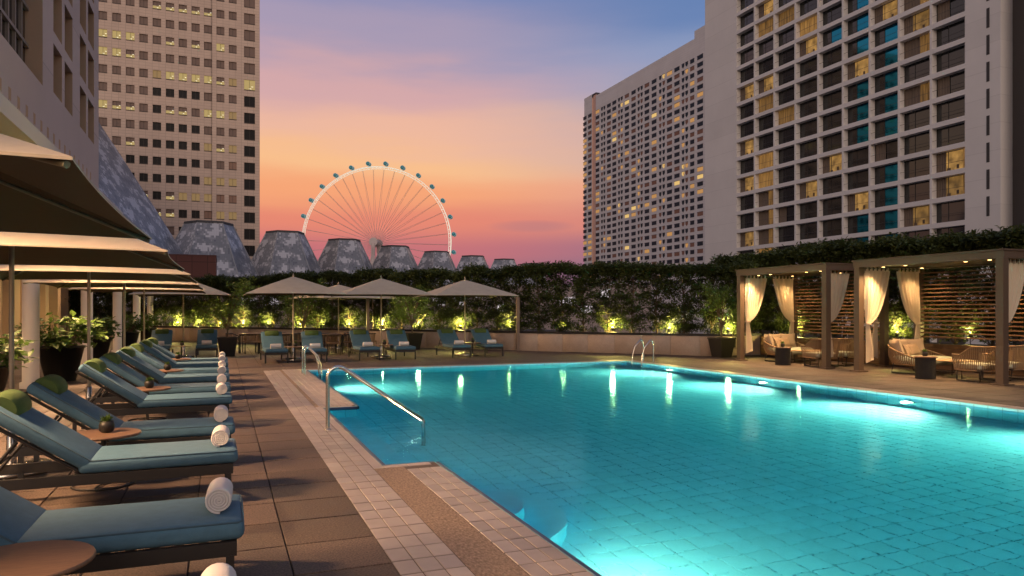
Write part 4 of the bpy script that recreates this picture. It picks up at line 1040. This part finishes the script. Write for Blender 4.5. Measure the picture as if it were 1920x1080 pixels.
# ------------------------------------------------------------------ umbrellas
def canopy_mesh(s, ze, za, n=10):
    """square canopy: four slopes, edges sagging a little between the corners; two skins"""
    vs, fs = [], []
    def P_(u, v):
        m = max(abs(u), abs(v)); e_ = min(abs(u), abs(v))/m if m > 1e-6 else 0
        sag = .02*m*m*(1-e_*e_); z = za-(za-ze)*m*(1-.10*(1-m))+.0
        pull = 1-.035*m*m*(1-e_*e_)
        return (u*s*pull, v*s*pull, z+sag)
    N_ = 2*n
    for off in (0, -.012):
        o_ = len(vs)
        for i in range(N_+1):
            for j in range(N_+1):
                x, y, z = P_(i/n-1, j/n-1); vs.append((x, y, z+off))
        for i in range(N_):
            for j in range(N_):
                q = (o_+i*(N_+1)+j, o_+(i+1)*(N_+1)+j, o_+(i+1)*(N_+1)+j+1, o_+i*(N_+1)+j+1)
                # split along the ridge diagonals
                if (i < n) == (j < n): tri = ((q[0],q[1],q[2]),(q[0],q[2],q[3]))
                else: tri = ((q[0],q[1],q[3]),(q[1],q[2],q[3]))
                for t_ in tri: fs.append(t_ if off == 0 else tuple(reversed(t_)))
    K = (N_+1)**2
    edge = [i*(N_+1) for i in range(N_+1)]+[N_*(N_+1)+j for j in range(1, N_+1)]+[i*(N_+1)+N_ for i in range(N_-1, -1, -1)]+[j for j in range(N_-1, 0, -1)]
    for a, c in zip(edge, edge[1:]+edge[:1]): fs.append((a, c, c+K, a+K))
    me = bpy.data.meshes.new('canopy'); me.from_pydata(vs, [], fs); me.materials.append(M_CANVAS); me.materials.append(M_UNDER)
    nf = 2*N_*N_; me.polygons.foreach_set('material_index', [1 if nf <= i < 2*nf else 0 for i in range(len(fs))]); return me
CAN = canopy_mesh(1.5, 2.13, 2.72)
def make_umbrella():
    o = thing('umbrella', 'x', 'umbrella', (0,0,0), 0, 'square beige umbrellas round the pool')
    b = MB(); b.lathe([(.36,0),(.37,.03),(.34,.075),(.09,.085),(.09,.10)], n=28); b.lathe([(.045,.10),(.045,.42),(.03,.43)], n=14); b.build('base', M_STEEL, o)
    b = MB(); b.tube([(0,0,.1),(0,0,2.72)], .024, 12); b.build('pole', M_POLE, o)
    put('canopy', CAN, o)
    b = MB(); b.lathe([(.03,2.72),(.035,2.76),(.012,2.80),(.006,2.84)], n=10); b.build('finial', M_POLE, o)
    b = MB(); b.lathe([(.05,2.30),(.05,2.36)], n=10); b.build('runner', M_DARKM, o)
    for k in range(4):
        a = PI/4+PI/2*k; c, s = math.cos(a)*math.sqrt(2), math.sin(a)*math.sqrt(2)
        b = MB(); b.tube([(0,0,2.66),(.75*c,.75*s,2.66-.29),(1.48*c,1.48*s,2.105)], .014, 6); b.build('rib', M_RIB, o)
        b = MB(); b.tube([(.04*c,.04*s,2.33),(.72*c,.72*s,2.385)], .010, 6); b.build('strut', M_RIB, o)
    return o
umb = make_umbrella()
US = [(-1.98,4.38,0,'nearest beige umbrella, its dark underside filling the left edge'),(-1.95,8.55,0,'second beige umbrella from the front of the left row'),(-1.93,12.9,0,'third beige umbrella from the front of the left row'),
      (-1.93,17.25,0,'fourth beige umbrella from the front of the left row'),(-1.95,21.6,0,'fifth beige umbrella from the front of the left row'),(-1.25,27.1,0,'farthest beige umbrella of the left row, over two loungers'),
      (2.12,24.6,0,'leftmost of the three big beige umbrellas beyond the pool'),(5.05,24.9,0,'middle of the three big beige umbrellas beyond the pool'),(8.1,25.0,0,'rightmost of the three big beige umbrellas beyond the pool'),
      (4.55,31.4,.35,'small-looking umbrella behind, between the left and middle ones beyond the pool'),(6.35,33.2,.3,'umbrella half hidden behind the middle one beyond the pool')]
for i, (x, y, rz, lab) in enumerate(US):
    if i == 0: umb.location = (x, y, 0); umb['label'] = lab
    else: dup(umb, (x, y, 0), rz, lab)
# two slim posts
for x, y, lab, hh in ((11.05,27.2,'slim bronze post standing before the granite wall',2.15),(5.75,31.2,'slim metal post behind the middle umbrella beyond the pool',2.4)):
    o = thing('post', lab, 'post', (x, y, 0), 0)
    b = MB(); b.box(-.06,.06,-.06,.06,.02,hh); b.build('shaft', mat('taupe_post', (.22,.16,.12), .5), o); b = MB(); b.box(-.12,.12,-.12,.12,0,.02); b.build('foot_plate', MATS['taupe_post'], o)
    b = MB(); b.tube([(-.05,0,hh-.08),(-.16,-.04,hh-.02)], .012, 6); b.lathe([(.04,hh),(.02,hh+.02)], (-.02,0,0), n=8); b.build('spout', MATS['taupe_post'], o)

# ------------------------------------------------------------------ dining tables and chairs behind the loungers
M_DWOOD = mat('dining_wood', (.26,.15,.08), .5, var=.2, scale=10)
def make_dtable():
    o = thing('dining_table', 'x', 'dining table', (0,0,0), 0, 'dining tables behind the loungers')
    b = MB()
    for k in range(6): b.box(-.4, .4, -.4+k*.134, -.4+k*.134+.128, .72, .75)
    b.build('table_top', M_DWOOD, o)
    for x in (-.35, .35):
        for y in (-.35, .35): b = MB(); b.box(x-.02,x+.02,y-.02,y+.02,0,.72); b.build('leg', M_DARKM, o)
    b = MB(); b.box(-.36,.36,-.36,-.34,.66,.72); b.box(-.36,.36,.34,.36,.66,.72); b.build('apron', M_DARKM, o); return o
def make_dchair():
    o = thing('dining_chair', 'x', 'dining chair', (0,0,0), 0, 'dining chairs behind the loungers')
    put('seat', bevelled(-.24,.24,-.24,.24,.41,.46,.015,2,M_WICKER,'seat'), o)
    for x in (-.23,.23):
        for y in (-.22,.22): b = MB(); b.tube([(x,y*1.08,0),(x,y,.42 if y < 0 else .66)], .014, 6); b.build('leg', M_DARKM, o)
    b = MB(); b.tube([(-.26,.20,.66)]+[(-.26*math.cos(PI*i/10), -.24*math.sin(PI*i/10)-.0, .74) for i in range(11)]+[(.26,.20,.66)], .016, 6); b.build('back_rail', M_DARKM, o)
    b = MB()
    for i in range(15):
        a = PI*(i+.5)/15; b.tube([(-.25*math.cos(a), -.23*math.sin(a), .73), (-.22*math.cos(a), -.20*math.sin(a), .45)], .009, 4, caps=False)
    b.build('weave', M_WICKER, o); return o
dt, dc = make_dtable(), make_dchair(); DT = [(.95,29.6,'left'),(2.05,28.9,'second'),(3.7,27.6,'third'),(4.65,28.2,'right')]
nth = 0
for i, (x, y, w) in enumerate(DT):
    lab = {'left': 'leftmost', 'right': 'rightmost'}.get(w, w)+' wooden dining table behind the loungers'
    if i == 0: dt.location = (x, y, 0); dt['label'] = lab
    else: dup(dt, (x, y, 0), .1*i, lab)
    for k, (dx, dy, rz) in enumerate(((-.62,0,-PI/2),(.62,.05,PI/2),(.0,.66,PI),(.05,-.66,0))):
        l2 = ('woven dining chair on the '+['left', 'right', 'far', 'near'][k]+' side of the '+{'left': 'leftmost', 'right': 'rightmost'}.get(w, w)+' dining table')
        if nth == 0: dc.location = (x+dx, y+dy, 0); dc.rotation_euler = (0,0,rz); dc['label'] = l2
        else: dup(dc, (x+dx, y+dy, 0), rz+random.uniform(-.2,.2), l2)
        nth += 1

# ------------------------------------------------------------------ cabanas
CF, CB, CZ = 15.6, 17.78, 2.90           # front and back post lines, roof height
def curtain_mesh(W, flip, seed):
    """hangs from z 2.68, gathered at 1.26 towards the post (u = 0), falls to 0.1; runs along +x from the post"""
    rr_ = random.Random(seed); b = MB(); nu, nz = 44, 34; vs = []
    ph = rr_.random()*6
    for k in range(nz+1):
        f = k/nz; z = 2.66-f*(2.66-.22)
        if z > 1.26:
            g_ = (z-1.26)/(2.66-1.26); w = .13+(W-.13)*(g_**.62)
        else:
            g_ = (1.26-z)/(1.26-.22); w = .13+.13*math.sin(g_*PI*.55)
        amp = .035 if z > 1.4 else .022
        for i in range(nu+1):
            u = i/nu
            belly = .0
            x = .05+u*w+belly
            y = amp*(.5+.5*min(1, w/.5))*math.sin(u*2*PI*6+ph+.7*math.sin(3*u+f*2))+.012*math.sin(u*31+f*5)
            zz = z-(.16*u*math.sin(PI*min(1, max(0, (2.66-z)/1.4))) if z > 1.26 else 0)+(.10*u if k == nz else 0)
            vs.append((x*flip, y, zz))
    fs = [(k*(nu+1)+i, k*(nu+1)+i+1, (k+1)*(nu+1)+i+1, (k+1)*(nu+1)+i) for k in range(nz) for i in range(nu)]
    b.add(vs, fs, 0, True)
    for i in range(6):                                   # hanging tabs round the rod
        u = (i+.3)/6*W+.05
        b.add([((u-.025)*flip,-.02,2.64),((u+.025)*flip,-.02,2.64),((u+.012)*flip,-.018,2.755),((u-.012)*flip,-.018,2.755),((u-.012)*flip,.018,2.755),((u+.012)*flip,.018,2.755),((u+.025)*flip,.02,2.64),((u-.025)*flip,.02,2.64)],
              [(0,1,2,3),(3,2,5,4),(4,5,6,7)], 0)
    n = 10; b.lathe([(.085,1.235),(.088,1.26),(.085,1.285)], ((.05+.065)*flip, 0, 0), n=12, m=0)
    return b.mesh('curtain', M_CURTAIN)
CUR = {(f, s): curtain_mesh(.86, f, s) for f in (1, -1) for s in (1, 2)}
def cabana(y0, y1, lab, cname, seed):
    o = thing('cabana', lab, 'cabana', (0, 0, 0), 0, 'slatted cabanas beside the pool')
    for (x, y) in ((CF,y0),(CF,y1),(CB,y0),(CB,y1)):
        b = MB(); b.box(x-.085,x+.085,y-.085,y+.085,0,CZ-.12); p = b.build('post', M_BRONZE, o)
        b = MB(); b.box(x-.16,x+.16,y-.16,y+.16,0,.035); b.build('foot_plate', M_BRONZE, p)
    b = MB(); e_ = .1
    for (x0, x1, a, c) in ((CF-e_,CF+e_,y0-e_,y1+e_),(CB-e_,CB+e_,y0-e_,y1+e_),(CF+e_,CB-e_,y0-e_,y0+e_),(CF+e_,CB-e_,y1-e_,y1+e_)): b.box(x0, x1, a, c, CZ-.16, CZ)
    b.box(CF-.13, CB+.13, y0-.13, y1+.13, CZ+.0005, CZ+.035); b.build('roof_frame', M_BRONZE, o)
    n = 7
    for k in range(n):
        x = CF+.2+(CB-CF-.4)*k/(n-1); b = MB(); b.box(x-.03, x+.03, y0+e_, y1-e_, CZ-.12, CZ-.02); b.build('roof_batten', M_SLAT, o)
    sl = slab_mesh('slat', .03, y1-y0-.17, .038, M_SLAT)
    for k in range(17): put('slat', sl, o, (CB, (y0+y1)/2, .92+.108*k))
    for (x, y) in ((CF+.30,y1-.5),(CF+.25,(y0+y1)/2+.7),(CF+.3,y0+1.05),(CF+.25,y0+.45),(CB-.55,y1-.55),(CB-.6,y0+1.0),(CB-.55,y0+.5)):
        b = MB(); b.lathe([(.055,-.03),(.06,0)], n=12); d_ = b.build('downlight', M_BRONZE, o); d_.location = (x, y, CZ-.135)
        b = MB(); b.lathe([(.036,-.034),(.040,-.031)], n=12); b.build('lens', M_LAMP, d_)
        lamp('SPOT', (x, y, CZ-.19), 240 if x < CF+.5 else 80, (1,.60,.26), o, aim=(x-.9 if x < CF+.5 else x, y, 0), size=.03, angle=125, blend=.8)
    b = MB()
    for y in (y0+.13, y1-.13): b.tube([(CF,y,2.72),(CB,y,2.72)], .012, 8)
    b.build('curtain_rod', M_DARKM, o)
    for y, sy in ((y1-.13, 'left'), (y0+.13, 'right')):
        for x, fl, fb in ((CF+.06, 1, 'front'), (CB-.06, -1, 'back')):
            c = put('curtain', CUR[(fl, 1 if sy == 'left' else 2)], None, (x, y, 0)); tag(c, 'cream curtain tied to the '+fb+' '+sy+' post of the '+cname+' cabana', 'curtain', 'cream cabana curtains')
cabana(15.6, 19.2, 'far slatted bronze cabana with lit roof and cream curtains, left of the nearer one', 'far', 1)
cabana(10.68, 14.48, 'near slatted bronze cabana with lit roof and cream curtains at the right edge', 'near', 2)

# furniture in the cabanas
def make_daybed():
    o = thing('daybed', 'x', 'daybed', (0,0,0), 0, 'woven daybeds in the cabanas')
    # faces local -y; rope shell round the back, high behind and falling to the front
    A, B = .80, .74; n = 64; rail = []; base = []
    for i in range(n+1):
        a = R(-38)+(R(218)-R(-38))*i/n
        back = max(0, (math.sin(a)+.62)/1.62)
        x, y = A*math.cos(a), B*math.sin(a)
        rail.append((x*1.04, y*1.04, .34+.40*back**1.1)); base.append((x*.92, y*.92, .24))
    b = MB(); b.tube(rail, .022, 8); b.tube(base, .016, 6); b.build('shell_rail', M_WICKER, o)
    b = MB()
    for i in range(0, n+1):
        r_, q = Vector(rail[i]), Vector(base[i]); mid = (r_+q)/2+Vector((rail[i][0]*.05, rail[i][1]*.05, -.03))
        b.tube([r_, mid, q], .0125, 5, caps=False)
    b.build('rope_weave', M_WICKER, o)
    c = MB(); pts = [(A*.92*math.cos(2*PI*i/40), B*.92*math.sin(2*PI*i/40)) for i in range(40)]
    prof = [(.95,.26),(1,.29),(1,.39),(.95,.43),(.5,.445)]
    vs = []
    for s, z in prof: vs += [(x*s, y*s, z) for x, y in pts]
    c.add(vs, [(k*40+i, k*40+(i+1) % 40, (k+1)*40+(i+1) % 40, (k+1)*40+i) for k in range(4) for i in range(40)]+[tuple(range(160, 200))], 0, True); c.build('seat_pad', M_SEATPAD, o)
    for s in (-1, 1):
        b = MB(); b.tube([(s*.55,-.5,.26),(s*.60,-.52,.02),(s*.60,.50,.02),(s*.55,.48,.26)], .016, 8); b.build('sled_leg', M_DARKM, o)
    return o
def make_armchair():
    o = thing('armchair', 'x', 'armchair', (0,0,0), 0, 'woven armchairs in the cabanas')
    # faces local +y; straps run down the back and sides
    W = .40
    path = [(-W,.34),(-W,-.18),(-W*.86,-.33),(-W*.6,-.38),(0,-.40),(W*.6,-.38),(W*.86,-.33),(W,-.18),(W,.34)]
    L_ = [0]
    for a, c in zip(path, path[1:]): L_.append(L_[-1]+math.hypot(c[0]-a[0], c[1]-a[1]))
    def at(s):
        for i in range(len(path)-1):
            if s <= L_[i+1]+1e-6: f = (s-L_[i])/(L_[i+1]-L_[i]); return (path[i][0]+(path[i+1][0]-path[i][0])*f, path[i][1]+(path[i+1][1]-path[i][1])*f)
    n = 46; top = []; bot = []
    for i in range(n+1):
        x, y = at(L_[-1]*i/n); h = .80 if y < -.15 else .80-.20*min(1, (y+.15)/.3)
        top.append((x*1.06, y*1.06-.02, h)); bot.append((x*.93, y*.93, .26))
    b = MB(); b.tube(top, .018, 8); b.tube(bot, .016, 8); b.build('frame_rail', M_WICKER, o)
    b = MB()
    for i in range(n+1):
        t_, q = Vector(top[i]), Vector(bot[i]); d_ = Vector(top[min(i+1, n)])-Vector(top[max(i-1, 0)]); d_ = d_.normalized()*.010
        nn = Vector((t_.x, t_.y, 0)).normalized()*.006
        b.add([t_-d_+nn, t_+d_+nn, q+d_+nn, q-d_+nn, t_-d_-nn, t_+d_-nn, q+d_-nn, q-d_-nn], [(0,3,2,1),(4,5,6,7),(0,4,7,3),(1,2,6,5)])
    b.build('strap_weave', M_WICKER, o)
    put('seat_pad', bevelled(-.35,.35,-.33,.36,.29,.41,.035,3,M_SEATPAD,'seat_pad'), o)
    for s in (-1, 1): b = MB(); b.tube([(s*.32,.30,.27),(s*.33,.30,.02),(s*.33,-.30,.02),(s*.32,-.32,.27)], .014, 8); b.build('sled_leg', M_DARKM, o)
    b = MB(); b.box(-.36,.36,-.34,.34,.25,.28); b.build('seat_frame', M_DARKM, o)
    return o
def make_drum():
    o = thing('drum_table', 'x', 'side table', (0,0,0), 0, 'dark rope drum tables in the cabanas')
    b = MB(); b.lathe([(.25,.50),(.255,.505),(.255,.525),(.25,.53)], n=24); b.build('table_top', M_TABLE, o)
    b = MB()
    for k in range(26): z = .012+k*.019; b.tube([(.215*math.cos(2*PI*i/20), .215*math.sin(2*PI*i/20), z+.003*math.sin(i*1.9+k*PI)) for i in range(21)], .0095, 4, caps=False)
    b.build('rope_drum', mat('charcoal_rope', (.022,.02,.02), .8), o)
    b = MB(); b.lathe([(.20,0),(.20,.50)], n=16, smooth=True); b.build('core', M_DARKM, o); return o
def make_coffee():
    o = thing('coffee_table', 'x', 'coffee table', (0,0,0), 0, 'low wooden coffee tables in the cabanas')
    put('table_top', bevelled(-.42,.42,-.42,.42,.385,.415,.008,1,mat('light_wood_top', (.34,.22,.12), .5, var=.15, scale=8, aniso=(8,1,1)),'table_top'), o)
    for x in (-.37,.37):
        for y in (-.37,.37): b = MB(); b.tube([(x,y,0),(x,y,.385)], .010, 6); b.build('leg', M_DARKM, o)
    return o
day, arm, drum, cof = make_daybed(), make_armchair(), make_drum(), make_coffee()
PIL = [pillow_mesh(.50,.46,.17,M_CUSHION), pillow_mesh(.40,.34,.13,M_CUSHION2)]
def furnish(y1, n, w, firstset):
    def place(o, loc, rz, lab):
        if firstset: o.location = loc; o.rotation_euler = (0,0,rz); o['label'] = lab
        else: dup(o, loc, rz, lab)
    place(day, (16.72, y1-.98, 0), R(16), 'woven rope daybed heaped with cushions in the '+w+' cabana')
    c0 = Vector((16.72, y1-.98, 0)); rot = Matrix.Rotation(R(16), 3, 'Z')
    for k, (x, y, z, rx, rz, m, lab) in enumerate(((-.50,.34,.43,-18,48,0,'leftmost'),(-.20,.52,.43,-20,14,0,'second'),(.20,.54,.43,-20,-10,0,'third'),(.52,.36,.43,-18,-42,0,'rightmost'),(-.12,.26,.43,-26,16,1,'left small brown'),(.24,.26,.43,-26,-12,1,'right small brown'))):
        q = c0+rot @ Vector((x, y, z)); o = put('cushion', PIL[m], None, q); o.rotation_euler = (R(rx), R(random.uniform(-4, 4)), R(rz)+R(16))
        tag(o, (lab+' cream cushion' if m == 0 else lab+' cushion')+' on the daybed in the '+w+' cabana', 'cushion', 'cushions on the daybeds')
    y0 = y1-3.65
    place(arm, (15.98, y0+.62, 0), R(-6), 'woven strap armchair, back to the viewer, on the pool side of the '+w+' cabana')
    dup(arm, (16.95, y0+.72, 0), R(8), 'woven strap armchair, back to the viewer, on the slat side of the '+w+' cabana')
    place(drum, (15.45, y1-2.08, 0), 0, 'dark rope drum table at the front of the '+w+' cabana')
    dup(plant, (15.47, y1-2.05, .531), 1.0, 'small succulent on the drum table of the '+w+' cabana')
    place(cof, (16.45, y1-2.12, 0), .05, 'low wooden coffee table before the daybed in the '+w+' cabana')
furnish(19.2, 1, 'far', True); furnish(14.48, 2, 'near', False)
